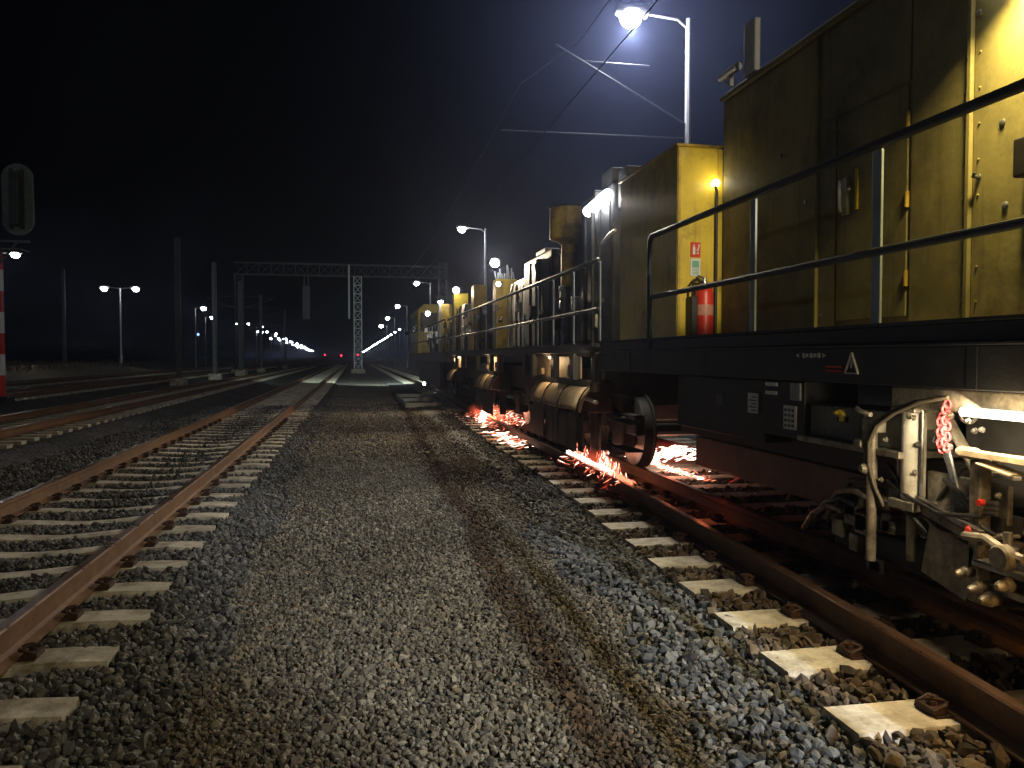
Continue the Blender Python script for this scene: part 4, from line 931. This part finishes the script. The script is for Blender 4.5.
light('spark_light', 'POINT', (4.0, 9.6, .10), 5, (1, .22, .09), None, .10)
light('spark_light', 'POINT', (3.20, 6.9, .12), .8, (1, .22, .09), None, .06)

def spark_glow(loc, rad, st, label):  # emissive volume imitating the soft red glow round the sparks
    f = MB(); rows, n_ = 10, 16
    prof = [(max(.02, math.sin(math.pi*i/rows)), -math.cos(math.pi*i/rows)) for i in range(rows+1)]
    vs = [(rad[0]*p*math.cos(2*math.pi*k/n_), rad[1]*p*math.sin(2*math.pi*k/n_), rad[2]*z) for p, z in prof for k in range(n_)]
    f.add(vs, [(i*n_+k, i*n_+(k+1) % n_, (i+1)*n_+(k+1) % n_, (i+1)*n_+k) for i in range(rows) for k in range(n_)] + [tuple(range(n_-1, -1, -1)), tuple(rows*n_+k for k in range(n_))])
    o = f.build('spark_glow', None); o.location = loc; tag(o, label, 'spark_glow', kind='stuff')
    m = bpy.data.materials.new('spark_glow_volume'); m.use_nodes = True; t = m.node_tree; t.nodes.clear()
    pv = N(t, 'VolumePrincipled'); pv.inputs['Density'].default_value = 0; pv.inputs['Emission Color'].default_value = (1, .13, .06, 1)
    tc = N(t, 'TexCoord'); mp = N(t, 'Mapping'); mp.inputs['Scale'].default_value = tuple(1/q for q in rad)
    t.links.new(tc.outputs['Object'], mp.inputs[0]); ln = N(t, 'VectorMath', operation='LENGTH'); t.links.new(mp.outputs[0], ln.inputs[0])
    mr = N(t, 'MapRange'); mr.interpolation_type = 'SMOOTHSTEP'
    for k, v in (('From Min', .05), ('From Max', 1), ('To Min', st), ('To Max', 0)): mr.inputs[k].default_value = v
    t.links.new(ln.outputs['Value'], mr.inputs['Value']); t.links.new(mr.outputs[0], pv.inputs['Emission Strength'])
    mo = N(t, 'OutputMaterial'); t.links.new(pv.outputs[0], mo.inputs['Volume']); o.data.materials.append(m)
spark_glow((3.0, 18.0, .05), (.45, 1.9, .26), 1.0, 'red glow of the spark shower under the middle wagon')
spark_glow((near_x(9.3)+.06, 9.4, .05), (.13, 1.2, .17), 1.5, 'red glow of the sparks along the rail left of the wheel')
spark_glow((4.0, 9.8, .08), (.6, .6, .2), .5, 'red glow of the bright sparks right of the wheel')

# ------------------------------------------------------------------ low dark trough lying at the path edge
tr = empty('metal_tray', (2.1, 27, -.3)); tag(tr, 'low dark metal tray lying on the gravel below the far wagon', 'tray')
MB().box(1.62, 2.72, 25.6, 31.5, -.295, -.24).build('tray_floor', BLACK, tr)
for bx in ((1.58, 1.64, 25.5, 31.6), (2.70, 2.76, 25.5, 31.6), (1.64, 2.70, 25.5, 25.58), (1.64, 2.70, 28.4, 28.46), (1.64, 2.70, 31.5, 31.6)):
    MB().box(bx[0], bx[1], bx[2], bx[3], -.292, -.12).build('tray_rim', GALV, tr, bevel=.006)

# ------------------------------------------------------------------ night haze: one box round everything on the ground
hz = MB().box(-1900, 1900, -300, 3100, -1.6, 13.5).build('haze', None); tag(hz, 'thin night haze glowing around the lamps', 'haze', kind='stuff')
m = bpy.data.materials.new('haze_air'); m.use_nodes = True; t = m.node_tree; t.nodes.clear()
pv = N(t, 'VolumePrincipled'); pv.inputs['Color'].default_value = (.52, .64, 1, 1); pv.inputs['Density'].default_value = HAZE; pv.inputs['Anisotropy'].default_value = .5
mo = N(t, 'OutputMaterial'); t.links.new(pv.outputs[0], mo.inputs['Volume'])
hz.data.materials.append(m)
# pale grinding smoke drifting round the nearest lamp
sm = MB(); rows = 14; n_ = 24; cx, cy, cz = 6.2, 13.0, 8.6
prof = [(max(.02, math.sin(math.pi*i/rows)), -math.cos(math.pi*i/rows)) for i in range(rows+1)]
vs = [(cx+8.5*p*math.cos(2*math.pi*k/n_), cy+14*p*math.sin(2*math.pi*k/n_), cz+8.2*z) for p, z in prof for k in range(n_)]
sm.add(vs, [(i*n_+k, i*n_+(k+1) % n_, (i+1)*n_+(k+1) % n_, (i+1)*n_+k) for i in range(rows) for k in range(n_)] + [tuple(range(n_-1, -1, -1)), tuple(rows*n_+k for k in range(n_))])
sm = sm.build('smoke', None); tag(sm, 'faint bluish smoke glowing around the nearest yard lamp', 'smoke', kind='stuff')
m = bpy.data.materials.new('smoke_air'); m.use_nodes = True; t = m.node_tree; t.nodes.clear()
pv = N(t, 'VolumePrincipled'); pv.inputs['Color'].default_value = (.46, .54, 1, 1); pv.inputs['Density'].default_value = SMOKE; pv.inputs['Anisotropy'].default_value = .68
tc = N(t, 'TexCoord'); mp = N(t, 'Mapping'); mp.inputs['Location'].default_value = (-cx/8.5, -cy/14, -cz/8.2); mp.inputs['Scale'].default_value = (1/8.5, 1/14, 1/8.2)
t.links.new(tc.outputs['Object'], mp.inputs[0]); ln = N(t, 'VectorMath', operation='LENGTH'); t.links.new(mp.outputs[0], ln.inputs[0])
mr = N(t, 'MapRange'); mr.interpolation_type = 'SMOOTHSTEP'
for k, v in (('From Min', .15), ('From Max', 1), ('To Min', SMOKE), ('To Max', 0)): mr.inputs[k].default_value = v
t.links.new(ln.outputs['Value'], mr.inputs['Value']); t.links.new(mr.outputs[0], pv.inputs['Density'])
mo = N(t, 'OutputMaterial'); t.links.new(pv.outputs[0], mo.inputs['Volume'])
sm.data.materials.append(m)
